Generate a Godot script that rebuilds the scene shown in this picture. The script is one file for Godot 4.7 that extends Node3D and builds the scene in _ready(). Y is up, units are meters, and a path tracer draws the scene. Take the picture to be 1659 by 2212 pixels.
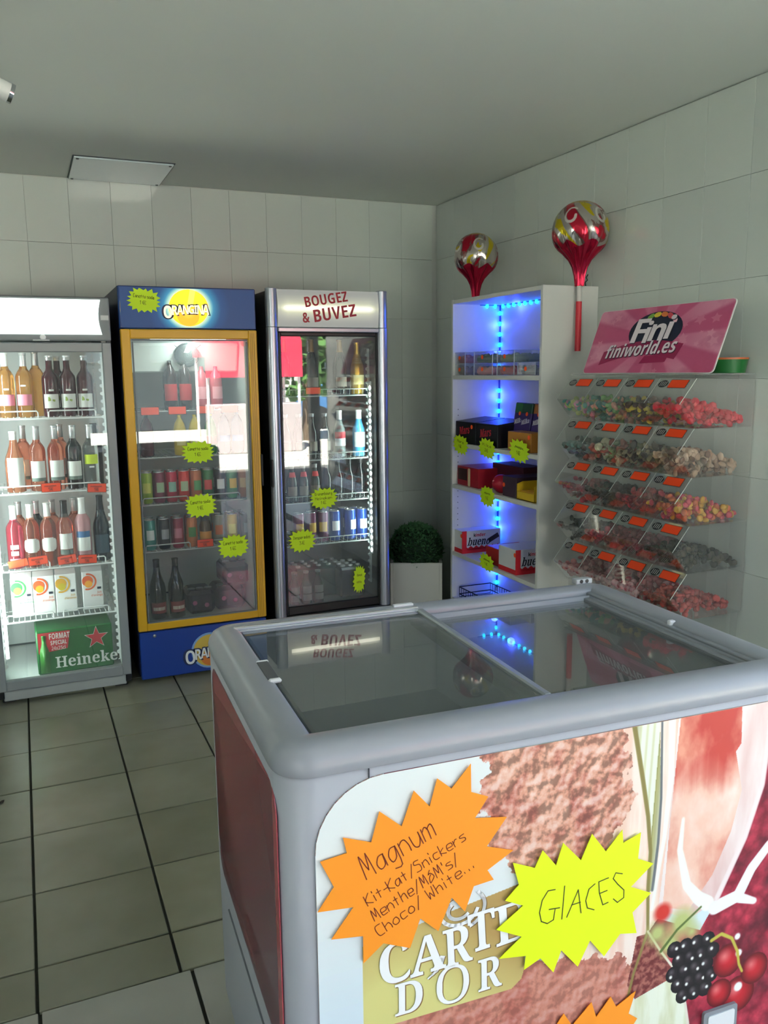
extends Node3D
# Corner shop: three drinks coolers, a bookcase of sweets, a pick and mix stand and a chest freezer.

var rng := RandomNumberGenerator.new()
var mats := {}
var used := {}
var SANS := SystemFont.new()
var SANSB := SystemFont.new()
var SERIFB := SystemFont.new()


class MB:
	var st := SurfaceTool.new()
	var n := 0

	func _init():
		st.begin(Mesh.PRIMITIVE_TRIANGLES)

	func v(p: Vector3, nn: Vector3, u: Vector2):
		st.set_normal(nn)
		st.set_uv(u)
		st.add_vertex(p)

	func tri(a: Vector3, b: Vector3, c: Vector3, na: Vector3, nb: Vector3, nc: Vector3, ua := Vector2(), ub := Vector2(), uc := Vector2()):
		var g := (b - a).cross(c - a)
		if g.length_squared() < 1e-18:
			return
		n += 1
		if g.dot(na + nb + nc) > 0:
			v(a, na, ua); v(c, nc, uc); v(b, nb, ub)
		else:
			v(a, na, ua); v(b, nb, ub); v(c, nc, uc)

	func quad(a: Vector3, b: Vector3, c: Vector3, d: Vector3, nn: Vector3, ua := Vector2(0, 1), ub := Vector2(1, 1), uc := Vector2(1, 0), ud := Vector2(0, 0)):
		tri(a, b, c, nn, nn, nn, ua, ub, uc)
		tri(a, c, d, nn, nn, nn, ua, uc, ud)

	func box(c: Vector3, s: Vector3, bev := 0.0, B := Basis()):
		var h := s / 2.0
		var b: float = minf(bev, minf(h.x, minf(h.y, h.z)) * 0.95)
		var P := func(sg: Vector3, ax: int) -> Vector3:
			var q := Vector3()
			for i in 3:
				q[i] = sg[i] * (h[i] if i == ax else h[i] - b)
			return c + B * q
		for ax in 3:
			var i := (ax + 1) % 3
			var j := (ax + 2) % 3
			for s0 in [-1.0, 1.0]:
				var nn := Vector3()
				nn[ax] = s0
				var cs := []
				for k in [[-1, -1], [1, -1], [1, 1], [-1, 1]]:
					var sg := Vector3()
					sg[ax] = s0; sg[i] = k[0]; sg[j] = k[1]
					cs.append(P.call(sg, ax))
				quad(cs[0], cs[1], cs[2], cs[3], B * nn)
			if b > 0.0:
				for k in [[-1, -1], [1, -1], [1, 1], [-1, 1]]:
					var s1 := Vector3()
					s1[i] = k[0]; s1[j] = k[1]
					var s2 := s1
					s1[ax] = -1; s2[ax] = 1
					var nn := Vector3()
					nn[i] = k[0]; nn[j] = k[1]
					quad(P.call(s1, i), P.call(s2, i), P.call(s2, j), P.call(s1, j), B * nn.normalized())
		if b > 0.0:
			for k in 8:
				var sg := Vector3(1 if k & 1 else -1, 1 if k & 2 else -1, 1 if k & 4 else -1)
				var nn := B * sg.normalized()
				tri(P.call(sg, 0), P.call(sg, 1), P.call(sg, 2), nn, nn, nn)

	# profile of (radius, height) turned about y
	func lathe(pr: Array, seg: int, X := Transform3D(), a0 := 0.0, a1 := TAU):
		var k := pr.size()
		var sn := []
		for i in k - 1:
			var d: Vector2 = pr[i + 1] - pr[i]
			sn.append(Vector2(d.y, -d.x).normalized())
		for i in k - 1:
			var n0: Vector2 = sn[i]
			var n1: Vector2 = sn[i]
			if i > 0 and sn[i].dot(sn[i - 1]) > 0.55:
				n0 = (sn[i] + sn[i - 1]).normalized()
			if i < k - 2 and sn[i].dot(sn[i + 1]) > 0.55:
				n1 = (sn[i] + sn[i + 1]).normalized()
			for s in seg:
				var t0 := float(s) / seg
				var t1 := float(s + 1) / seg
				var A := lerpf(a0, a1, t0)
				var C := lerpf(a0, a1, t1)
				var p := func(r: Vector2, a: float) -> Vector3: return X * Vector3(r.x * sin(a), r.y, r.x * cos(a))
				var q := func(r: Vector2, a: float) -> Vector3: return (X.basis * Vector3(r.x * sin(a), r.y, r.x * cos(a))).normalized()
				var v0 := float(i) / (k - 1)
				var v1 := float(i + 1) / (k - 1)
				tri(p.call(pr[i], A), p.call(pr[i], C), p.call(pr[i + 1], C), q.call(n0, A), q.call(n0, C), q.call(n1, C), Vector2(t0, 1 - v0), Vector2(t1, 1 - v0), Vector2(t1, 1 - v1))
				tri(p.call(pr[i], A), p.call(pr[i + 1], C), p.call(pr[i + 1], A), q.call(n0, A), q.call(n1, C), q.call(n1, A), Vector2(t0, 1 - v0), Vector2(t1, 1 - v1), Vector2(t0, 1 - v1))

	func tube(path: Array, r: float, seg := 6, caps := true):
		var k := path.size()
		var up := Vector3.UP
		var rings := []
		var norms := []
		for i in k:
			var d: Vector3 = (path[mini(i + 1, k - 1)] - path[maxi(i - 1, 0)]).normalized()
			if absf(d.dot(up)) > 0.95:
				up = Vector3.RIGHT if absf(d.x) < 0.8 else Vector3.BACK
			var sx := d.cross(up).normalized()
			up = sx.cross(d).normalized()
			var ring := []
			var nn := []
			for s in seg:
				var a := TAU * s / seg
				var o := sx * cos(a) + up * sin(a)
				ring.append(path[i] + o * r)
				nn.append(o)
			rings.append(ring)
			norms.append(nn)
		for i in k - 1:
			for s in seg:
				var t := (s + 1) % seg
				tri(rings[i][s], rings[i][t], rings[i + 1][t], norms[i][s], norms[i][t], norms[i + 1][t])
				tri(rings[i][s], rings[i + 1][t], rings[i + 1][s], norms[i][s], norms[i + 1][t], norms[i + 1][s])
		if caps:
			for e in [0, k - 1]:
				var d: Vector3 = (path[1] - path[0]).normalized() * -1.0 if e == 0 else (path[k - 1] - path[k - 2]).normalized()
				for s in range(1, seg - 1):
					tri(rings[e][0], rings[e][s], rings[e][s + 1], d, d, d)

	# polygon in the xy plane of X, from z = 0 to z = depth
	func prism(poly: PackedVector2Array, depth: float, X := Transform3D(), back := true):
		var idx := Geometry2D.triangulate_polygon(poly)
		var lo := poly[0]
		var hi := poly[0]
		for p in poly:
			lo = lo.min(p); hi = hi.max(p)
		var sz := hi - lo
		var nz := X.basis.z.normalized()
		for i in range(0, idx.size(), 3):
			var P := []
			var U := []
			for k in 3:
				var p := poly[idx[i + k]]
				P.append(p)
				U.append(Vector2((p.x - lo.x) / sz.x, 1.0 - (p.y - lo.y) / sz.y))
			tri(X * Vector3(P[0].x, P[0].y, depth), X * Vector3(P[1].x, P[1].y, depth), X * Vector3(P[2].x, P[2].y, depth), nz, nz, nz, U[0], U[1], U[2])
			if back:
				tri(X * Vector3(P[0].x, P[0].y, 0), X * Vector3(P[1].x, P[1].y, 0), X * Vector3(P[2].x, P[2].y, 0), -nz, -nz, -nz, U[0], U[1], U[2])
		var cw := Geometry2D.is_polygon_clockwise(poly)
		for i in poly.size():
			var a := poly[i]
			var b := poly[(i + 1) % poly.size()]
			var e := (b - a).normalized()
			var o := Vector2(e.y, -e.x) * (-1.0 if cw else 1.0)
			quad(X * Vector3(a.x, a.y, 0), X * Vector3(b.x, b.y, 0), X * Vector3(b.x, b.y, depth), X * Vector3(a.x, a.y, depth), (X.basis * Vector3(o.x, o.y, 0)).normalized())

	func ball(c: Vector3, s: Vector3, seg := 10, rows := 6, B := Basis()):
		var p := func(i: int, j: int) -> Vector3:
			var a := PI * i / rows
			var b := TAU * j / seg
			return Vector3(sin(a) * sin(b), cos(a), sin(a) * cos(b))
		for i in rows:
			for j in seg:
				var q := [p.call(i, j), p.call(i + 1, j), p.call(i + 1, j + 1), p.call(i, j + 1)]
				var P := []
				var N := []
				for w in q:
					P.append(c + B * (w * s))
					N.append((B * (w / s)).normalized())
				var u0 := Vector2(float(j) / seg, float(i) / rows)
				var du := Vector2(1.0 / seg, 0)
				var dv := Vector2(0, 1.0 / rows)
				tri(P[0], P[1], P[2], N[0], N[1], N[2], u0, u0 + dv, u0 + dv + du)
				tri(P[0], P[2], P[3], N[0], N[2], N[3], u0, u0 + dv + du, u0 + du)

	# flat pen line in the xy plane of X
	func ribbon(pts: Array, w: float, X: Transform3D):
		var nz := X.basis.z.normalized()
		for i in pts.size() - 1:
			var a: Vector2 = pts[i]
			var b: Vector2 = pts[i + 1]
			var e := (b - a).normalized()
			if e == Vector2.ZERO:
				e = Vector2(1, 0)
			var o := Vector2(-e.y, e.x) * w / 2
			a -= e * w * 0.4
			b += e * w * 0.4
			var f := func(p: Vector2) -> Vector3: return X * Vector3(p.x, p.y, 0.0)
			quad(f.call(a - o), f.call(b - o), f.call(b + o), f.call(a + o), nz)

	func text(s: String, X: Transform3D, height: float, depth: float, font: Font, sx := 1.0, shear := 0.0):
		var tm := TextMesh.new()
		tm.font = font
		tm.font_size = 64
		tm.pixel_size = height / 46.0
		tm.depth = depth
		tm.curve_step = 1.2
		tm.text = s
		var ar := tm.surface_get_arrays(0)
		var V: PackedVector3Array = ar[Mesh.ARRAY_VERTEX]
		var N: PackedVector3Array = ar[Mesh.ARRAY_NORMAL]
		var I = ar[Mesh.ARRAY_INDEX]
		if I == null or I.size() == 0:
			I = PackedInt32Array(range(V.size()))
		for i in range(0, I.size(), 3):
			var P := []
			var M := []
			for k in 3:
				var q := V[I[i + k]]
				P.append(X * Vector3(q.x * sx + q.y * shear, q.y, q.z))
				M.append((X.basis * N[I[i + k]]).normalized())
			tri(P[0], P[1], P[2], M[0], M[1], M[2])

	func mesh() -> ArrayMesh:
		st.index()
		return st.commit()


# ------------------------------------------------------------------ small helpers
func mt(key: String, hex: String, rough := 0.5, metal := 0.0, extra := {}) -> StandardMaterial3D:
	if mats.has(key):
		return mats[key]
	var m := StandardMaterial3D.new()
	m.resource_name = key
	m.albedo_color = Color(hex)
	m.roughness = rough
	m.metallic = metal
	for k in extra:
		m.set(k, extra[k])
	mats[key] = m
	return m

func pane(key: String, alpha := 0.04, spec := 0.5, rough := 0.0, hex := "eef4f2") -> StandardMaterial3D:
	var c := Color(hex)
	c.a = alpha
	var m := mt(key, hex, rough, 0.0, {"transparency": BaseMaterial3D.TRANSPARENCY_ALPHA, "metallic_specular": spec})
	m.albedo_color = c
	return m

func glow(key: String, hex: String, energy: float, tex: Texture2D = null) -> StandardMaterial3D:
	var m := mt(key, hex, 0.4)
	m.emission_enabled = true
	if tex:
		m.albedo_texture = tex
		m.emission_texture = tex
		m.emission_operator = BaseMaterial3D.EMISSION_OP_MULTIPLY
		m.emission = Color.WHITE
	else:
		m.emission = Color(hex)
	m.emission_energy_multiplier = energy
	return m

func numbered(s: String) -> String:
	used[s] = used.get(s, -1) + 1
	return s if used[s] == 0 else "%s_%03d" % [s, used[s]]

func thing(called: String, label: String, category: String, at := Vector3.ZERO, turn := 0.0, group := "") -> Node3D:
	var o := Node3D.new()
	o.name = numbered(called)
	add_child(o)
	o.position = at
	o.rotation.y = turn
	tag(o, label, category, group)
	return o

func tag(o: Node, label: String, category: String, group := "", kind := ""):
	if label: o.set_meta("label", label)
	if category: o.set_meta("category", category)
	if group: o.set_meta("group", group)
	if kind: o.set_meta("kind", kind)

func obj(called: String, mb: MB, m: Material, parent: Node = self) -> MeshInstance3D:
	return put(called, mb.mesh(), m, parent)

func put(called: String, mesh: Mesh, m: Material, parent: Node = self) -> MeshInstance3D:
	var o := MeshInstance3D.new()
	o.name = numbered(called) if parent == self else called
	o.mesh = mesh
	o.material_override = m
	parent.add_child(o, true)
	return o

func struct(called: String, mb: MB, m: Material) -> MeshInstance3D:
	var o := obj(called, mb, m)
	o.set_meta("kind", "structure")
	return o

func bx(called: String, c: Vector3, s: Vector3, bev: float, m: Material, parent: Node = self) -> MeshInstance3D:
	var b := MB.new()
	b.box(c, s, bev)
	return obj(called, b, m, parent)

func again(o: Node3D, label: String, at: Vector3, turn := 0.0, group := "") -> Node3D:
	var c = o.duplicate()
	c.name = numbered(String(o.name).trim_suffix("_" + String(o.name).get_slice("_", String(o.name).get_slice_count("_") - 1)) if String(o.name).right(3).is_valid_int() else String(o.name))
	add_child(c)
	c.position = at
	c.rotation.y = turn
	c.set_meta("label", label)
	if group: c.set_meta("group", group)
	return c

func T(p: Vector3, yaw := 0.0, pitch := 0.0, roll := 0.0) -> Transform3D:
	return Transform3D(Basis.from_euler(Vector3(pitch, yaw, roll)), p)

func V2(a: Array, k := 1.0) -> PackedVector2Array:
	var r := PackedVector2Array()
	for i in range(0, a.size(), 2):
		r.append(Vector2(a[i], a[i + 1]) * k)
	return r

func star_poly(rx: float, ry: float, n: int, sd: int, lean := 0.0) -> PackedVector2Array:
	var g := RandomNumberGenerator.new()
	g.seed = sd
	var r := PackedVector2Array()
	for i in n * 2:
		var a := TAU * (i + 0.25 * g.randf_range(-1, 1)) / (n * 2)
		var k: float = (1.0 if i % 2 == 0 else 0.78) * g.randf_range(0.95, 1.04)
		var sq := pow(pow(absf(cos(a)), 3.0) + pow(absf(sin(a)), 3.0), -1.0 / 3.0)
		var p := Vector2(cos(a) * rx, sin(a) * ry) * k * sq
		p.y += p.x * lean
		r.append(p)
	return r

func zig_rect(w: float, h: float, n: int) -> PackedVector2Array:
	var r := PackedVector2Array()
	var t := h * 0.06
	for i in n:
		r.append(Vector2(-w / 2 + w * i / n, -h / 2))
		r.append(Vector2(-w / 2 + w * (i + 0.5) / n, -h / 2 + t))
	for i in 4:
		r.append(Vector2(w / 2, -h / 2 + h * i / 4))
		r.append(Vector2(w / 2 - t, -h / 2 + h * (i + 0.5) / 4))
	for i in n:
		r.append(Vector2(w / 2 - w * i / n, h / 2))
		r.append(Vector2(w / 2 - w * (i + 0.5) / n, h / 2 - t))
	for i in 4:
		r.append(Vector2(-w / 2, h / 2 - h * i / 4))
		r.append(Vector2(-w / 2 + t, h / 2 - h * (i + 0.5) / 4))
	return r

func round_rect(x0: float, y0: float, x1: float, y1: float, r: float, seg := 5) -> PackedVector2Array:
	var o := PackedVector2Array()
	for k in 4:
		var c := [Vector2(x1 - r, y1 - r), Vector2(x0 + r, y1 - r), Vector2(x0 + r, y0 + r), Vector2(x1 - r, y0 + r)][k] as Vector2
		for i in seg + 1:
			var a := PI / 2 * (k + float(i) / seg)
			o.append(c + Vector2(cos(a), sin(a)) * r)
	return o

# pen alphabet: each stroke is a run of xy digit pairs, baseline 2, x-height 6, capitals 9
const PEN := {
	"M": "0219345962", "a": "56260412435652", "g": "5626041243565010", "n": "0602 0526465452", "u": "06031232545652", "m": "0602 05263532 35566562", "K": "0902 590552", "i": "1612 1819",
	"t": "2822 0646", "-": "0545", "s": "56160544534202", "S": "59190746544202", "c": "5616041252", "k": "0902 460452", "e": "04545616041252", "r": "0602 042646", "h": "0902 0526465452",
	"o": "26041242544626", "/": "0159", "&": "4917375412021536", "'": "1917", "W": "0912365269", "C": "5919061252", ".": "1213", "d": "5952 5616041253", "l": "1912", "1": "071912",
	"€": "5919061252 0646 0444", "2": "082948460252", "3": "094926543202", "4": "42490454", "5": "59090646544202", "0": "29061242564929", "p": "0600 0646544203", "b": "0902 0646544202", "D": "0902 0947554302",
	"H": "0902 5952 0656", "z": "06560252", "x": "0652 5602", "R": "0902 0949560646 2652", "V": "092259", "A": "022952 1545", "B": "0902 0948460644 4203", "P": "0902 09495606", "L": "090252", "T": "0959 2922", "F": "020959 0646"}

func pen_text(mb: MB, s: String, p0: Vector2, p1: Vector2, cap: float, w: float, X: Transform3D, wob := 0.0):
	var units := 0.0
	for ch in s:
		units += 4.0 if ch in "il'. 1-" else (8.0 if ch in "MmW" else 7.0)
	var ex := (p1 - p0) / units
	var ey := Vector2(-ex.y, ex.x).normalized() * cap / 7.0
	var x := 0.0
	for ch in s:
		if PEN.has(ch):
			for strk in (PEN[ch] as String).split(" "):
				var pts := []
				for i in range(0, strk.length(), 2):
					pts.append(p0 + ex * (x + float(strk[i])) + ey * (float(strk[i + 1]) - 2.0) + Vector2(rng.randf_range(-wob, wob), rng.randf_range(-wob, wob)))
				var sm := []
				for i in pts.size() - 1:      # rounded a little, as a pen does
					for t in [0.0, 0.34, 0.67]:
						var pa: Vector2 = pts[maxi(i - 1, 0)]
						var pd: Vector2 = pts[mini(i + 2, pts.size() - 1)]
						var q: Vector2 = (pts[i] as Vector2).cubic_interpolate(pts[i + 1], pa, pd, t)
						sm.append((pts[i] as Vector2).lerp(pts[i + 1], t).lerp(q, 0.95))
				sm.append(pts[-1])
				mb.ribbon(sm, w, X)
		x += 4.0 if ch in "il'. 1-" else (8.0 if ch in "MmW" else 7.0)

func scribble(mb: MB, p: Vector2, w: float, h: float, pen: float, X: Transform3D, n := 7):
	var pts := []
	for i in n * 2 + 1:
		pts.append(p + Vector2(w * (float(i) / (n * 2) - 0.5), (h / 2 if i % 2 else -h / 2) * rng.randf_range(0.4, 1.0)))
	mb.ribbon(pts, pen, X)

func price_star(label: String, X: Transform3D, rx: float, ry: float, lines: Array, sd: int, hex := "c9ec10", lean := 0.0, n := 17, grp := ""):
	var o := thing("price_star", label, "price star", Vector3.ZERO, 0.0, grp)
	o.transform = X
	var b := MB.new()
	b.prism(star_poly(rx, ry, n, sd, lean), 0.0008)
	obj("paper", b, mt("star_" + hex, hex, 0.6), o)
	var t := MB.new()
	var X1 := T(Vector3(0, 0, 0.0011))
	var k := 0
	for s in lines:
		if s == "":
			k += 1
			continue
		var y: float = ry * (0.28 - 0.5 * k) if lines.size() < 3 else ry * (0.42 - 0.42 * k)
		if s == "~":
			scribble(t, Vector2(0, y), rx * 0.8, ry * 0.22, rx * 0.028, X1, 6)
			k += 1
			continue
		var hw: float = rx * minf(0.62, 0.11 * s.length())
		pen_text(t, s, Vector2(-hw, y - ry * 0.1), Vector2(hw, y + hw * lean * 2 - ry * 0.1), ry * 0.27, rx * 0.02, X1, rx * 0.006)
		k += 1
	if t.n:
		obj("handwriting", t, mt("ink", "1c2408", 0.6), o)
	return o

func tag_card(label: String, X: Transform3D, w: float, h: float, grp: String, txt := true) -> Node3D:
	var o := thing("price_label", label, "price label", Vector3.ZERO, 0.0, grp)
	o.transform = X
	var b := MB.new()
	b.prism(zig_rect(w * 1.05, h * 1.1, 11), 0.0006)
	obj("backing", b, mt("tag_dark", "1a1410", 0.7), o)
	var c := MB.new()
	c.prism(zig_rect(w, h, 11), 0.0006, T(Vector3(0, 0, 0.0006)))
	obj("card", c, mt("tag_orange", "ff4a14", 0.6), o)
	if txt:
		var t := MB.new()
		scribble(t, Vector2(-w * 0.04, h * 0.16), w * 0.6, h * 0.2, h * 0.045, T(Vector3(0, 0, 0.0016)), 9)
		pen_text(t, "5€", Vector2(-w * 0.12, -h * 0.32), Vector2(w * 0.12, -h * 0.32), h * 0.3, h * 0.05, T(Vector3(0, 0, 0.0016)))
		obj("handwriting", t, mt("ink_brown", "7a1c08", 0.6), o)
	return o

func tint_noise(w: int, h: int, a: String, b: String, freq: float, sd: int, oct := 4) -> ImageTexture:
	var f := FastNoiseLite.new()
	f.seed = sd
	f.frequency = freq
	f.fractal_octaves = oct
	f.noise_type = FastNoiseLite.TYPE_SIMPLEX_SMOOTH
	var src := f.get_seamless_image(w, h)
	var im := Image.create(w, h, false, Image.FORMAT_RGB8)
	var ca := Color(a)
	var cb := Color(b)
	for y in h:
		for x in w:
			im.set_pixel(x, y, ca.lerp(cb, src.get_pixel(x, y).r))
	return ImageTexture.create_from_image(im)


# ------------------------------------------------------------------ scene
func _ready():
	rng.seed = 7
	SANS.font_names = PackedStringArray(["Droid Sans"])
	SANSB.font_names = PackedStringArray(["Droid Sans"]); SANSB.font_weight = 700
	SERIFB.font_names = PackedStringArray(["Droid Serif"]); SERIFB.font_weight = 700

	# camera
	var yaw := deg_to_rad(23.2695)
	var pitch := deg_to_rad(9.552)
	var roll := deg_to_rad(-0.6085)
	var F := Vector3(sin(yaw) * cos(pitch), -sin(pitch), -cos(yaw) * cos(pitch))
	var R := F.cross(Vector3.UP).normalized()
	var U := R.cross(F)
	var cam := Camera3D.new()
	cam.name = "camera"
	cam.transform = Transform3D(Basis(cos(roll) * R + sin(roll) * U, cos(roll) * U - sin(roll) * R, -F), Vector3(0, 1.5, 0))
	cam.fov = 63.0156
	cam.near = 0.05
	cam.far = 300.0
	add_child(cam)
	cam.current = true

	# sky, sun, exposure
	var we := WorldEnvironment.new()
	we.name = "world_environment"
	var e := Environment.new()
	e.background_mode = Environment.BG_SKY
	var sky := Sky.new()
	var sm := ProceduralSkyMaterial.new()
	sm.sky_top_color = Color("9fc0e6")
	sm.sky_horizon_color = Color("f2f6f4")
	sm.sky_curve = 0.18
	sm.ground_bottom_color = Color("8c8f88")
	sm.ground_horizon_color = Color("d8dcd8")
	sm.sun_angle_max = 1.0
	sky.sky_material = sm
	e.sky = sky
	e.background_energy_multiplier = 4.0
	e.tonemap_mode = Environment.TONE_MAPPER_LINEAR
	e.tonemap_exposure = 1.12
	e.sdfgi_enabled = true
	e.ssao_enabled = true
	e.ssil_enabled = true
	we.environment = e
	add_child(we)
	var sun := DirectionalLight3D.new()
	sun.name = "sun"
	add_child(sun)
	sun.look_at_from_position(Vector3.ZERO, Vector3(0.25, -0.85, 0.5), Vector3.UP)
	sun.light_color = Color("fbfbf2")
	sun.light_energy = 17.0
	sun.light_angular_distance = 0.6
	sun.shadow_enabled = true
	sun.sky_mode = DirectionalLight3D.SKY_MODE_LIGHT_ONLY

	build_room()
	build_street()
	build_freezer()
	build_cooler_wine()
	build_cooler_orange()
	build_cooler_silver()
	build_bookcase()
	build_candy_stand()
	build_small_things()


func area(called: String, at: Vector3, towards: Vector3, size: Vector2, color: String, energy: float, parent: Node = self):
	var a := AreaLight3D.new()
	a.name = called
	a.area_size = size
	a.light_color = Color(color)
	a.light_energy = energy
	a.shadow_enabled = true
	a.set("area_range", 8.0)
	parent.add_child(a, true)
	var up := Vector3.UP if absf(towards.normalized().y) < 0.9 else Vector3.RIGHT
	a.look_at_from_position(at, at + towards, up)
	return a


# ------------------------------------------------------------------ room
func build_room():
	var grout := mt("floor_grout", "35352c", 0.9)
	var b := MB.new()
	b.box(Vector3(-0.225, -0.06, -1.6), Vector3(5.6, 0.1, 6.7))
	var fl := struct("floor", b, grout)
	var tx := tint_noise(256, 256, "86856f", "9a9885", 0.012, 5)
	var tiles := []
	for k in 4:
		var m := StandardMaterial3D.new()
		m.resource_name = "floor_tile_%d" % k
		m.albedo_texture = tx
		m.albedo_color = [Color(0.98, 0.98, 0.98), Color(0.93, 0.93, 0.92), Color(1, 1, 0.985), Color(0.95, 0.955, 0.96)][k]
		m.uv1_triplanar = true
		m.uv1_world_triplanar = true
		m.uv1_scale = Vector3(0.9, 0.9, 0.9)
		m.roughness = 0.28
		m.metallic_specular = 0.4
		tiles.append(m)
	var pale := StandardMaterial3D.new()
	pale.resource_name = "floor_tile_pale"
	pale.albedo_texture = tint_noise(128, 128, "a2a195", "b3b2a7", 0.02, 8)
	pale.uv1_triplanar = true
	pale.uv1_world_triplanar = true
	pale.roughness = 0.55
	var tile := MB.new()
	tile.box(Vector3(0, -0.008, 0), Vector3(0.3305, 0.016, 0.3325), 0.0018)
	var tmesh := tile.mesh()
	var j := 0
	for iz in 9:
		for ix in 16:
			var x := 0.266 + 0.169 - 0.338 * 10 + 0.338 * ix
			var z := -2.121 - 0.1695 - 0.339 * 8 + 0.339 * iz
			if iz == 0:
				continue
			var t := put("tile", tmesh, tiles[rng.randi() % 4], fl)
			t.position = Vector3(x, rng.randf_range(-0.0006, 0.0004), z)
			t.rotation = Vector3(rng.randf_range(-0.001, 0.001), 0, rng.randf_range(-0.001, 0.001))
			j += 1
	# a half row where the old floor stops against the newer, paler one
	var half := MB.new()
	half.box(Vector3(0, -0.008, 0), Vector3(0.3305, 0.016, 0.158), 0.0018)
	var hm := half.mesh()
	for ix in 16:
		var t := put("tile", hm, tiles[rng.randi() % 4], fl)
		t.position = Vector3(0.266 + 0.169 - 0.338 * 10 + 0.338 * ix, 0, -2.121 + 0.004 + 0.079)
	var ptile := MB.new()
	ptile.box(Vector3(0, -0.008, 0), Vector3(0.351, 0.016, 0.357), 0.0015)
	var pm := ptile.mesh()
	for iz in 10:
		for ix in 15:
			var t := put("tile", pm, pale, fl)
			t.position = Vector3(0.293 + 0.18 - 0.36 * 9 + 0.36 * ix, -0.0005, -1.956 + 0.18 + 0.36 * iz)

	# walls: glossy tall white tiles on a rendered core
	var core := mt("wall_core", "c6cac5", 0.9)
	var wt := mt("wall_tile", "cdd4cd", 0.14, 0.0, {"metallic_specular": 0.5})
	var wt2 := mt("wall_tile_b", "c9d0ca", 0.18)
	b = MB.new()
	b.box(Vector3(-0.2, 1.3, -4.942), Vector3(5.7, 2.8, 0.2))
	var wb := struct("wall_back", b, core)
	var w := MB.new()
	w.box(Vector3.ZERO, Vector3(0.2105, 0.3592, 0.012), 0.0007)
	var wm := w.mesh()
	for iy in 7:
		for ix in 25:
			var x := 0.097 + 0.105 - 0.2115 * 14 + 0.2115 * ix
			if x > 2.45:
				continue
			var t := put("tile", wm, wt if rng.randf() < 0.6 else wt2, wb)
			t.position = Vector3(minf(x, 2.345), 0.2 + 0.36 * iy if iy < 6 else 2.3425, -4.836)
			t.scale.y = 1.0 if iy < 6 else 0.9
			t.rotation = Vector3(rng.randf_range(-0.003, 0.003), rng.randf_range(-0.003, 0.003), 0)
	b = MB.new()
	b.box(Vector3(2.562, 1.3, -3.11), Vector3(0.2, 2.8, 3.86))
	var wr := struct("wall_right", b, core)
	w = MB.new()
	w.box(Vector3.ZERO, Vector3(0.012, 0.3592, 0.2236), 0.0007)
	wm = w.mesh()
	for iy in 7:
		for iz in 17:
			var z := -2.356 - 0.112 - 0.2245 * 10 + 0.2245 * iz
			if z > -1.2 or z < -4.75:
				continue
			var t := put("tile", wm, wt if rng.randf() < 0.6 else wt2, wr)
			t.position = Vector3(2.456, 0.2 + 0.36 * iy if iy < 6 else 2.3425, z)
			t.scale.y = 1.0 if iy < 6 else 0.9
			t.rotation = Vector3(0, rng.randf_range(-0.004, 0.004), rng.randf_range(-0.004, 0.004))
	b = MB.new()
	b.box(Vector3(-2.95, 1.3, -1.6), Vector3(0.2, 2.8, 6.9))
	struct("wall_left", b, mt("wall_paint", "dfe3dc", 0.8))
	b = MB.new()
	b.box(Vector3(-0.2, 2.61, -1.6), Vector3(5.9, 0.2, 6.9))
	struct("ceiling", b, mt("ceiling_paint", "e4e8df", 0.85))
	# the storey above the shop
	b = MB.new()
	b.box(Vector3(-3.0, 4.2, -4.0), Vector3(12.0, 2.9, 12.0))
	struct("wall_upper", b, mt("upper_render", "d8d4c8", 0.9))

	# shop front behind the camera and round the corner: dark frames, open between
	var fr := mt("shopfront_frame", "2a2c2e", 0.45, 0.2)
	var gl := pane("shop_glass", 0.02)
	b = MB.new()
	b.box(Vector3(-0.2, 1.25, 1.65), Vector3(1.75, 2.5, 0.2))
	struct("wall_front", b, mt("shutter_grey", "5c5f60", 0.7))
	b = MB.new()
	for p in [Vector2(-2.8, 1.65), Vector2(2.5, 1.65), Vector2(2.5, -0.71)]:
		b.box(Vector3(p.x, 1.22, p.y), Vector3(0.09, 2.46, 0.09), 0.004)
	b.box(Vector3(-0.15, 2.42, 1.65), Vector3(5.3, 0.16, 0.09), 0.004)
	b.box(Vector3(2.5, 2.42, 0.25), Vector3(0.09, 0.16, 2.84), 0.004)
	b.box(Vector3(-1.95, 0.04, 1.65), Vector3(1.7, 0.08, 0.09), 0.004)
	var win := struct("window_1", b, fr)
	for x in [-1.93]:
		bx("pane", Vector3(x, 1.2, 1.65), Vector3(1.66, 2.25, 0.008), 0.0, gl, win)


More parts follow.
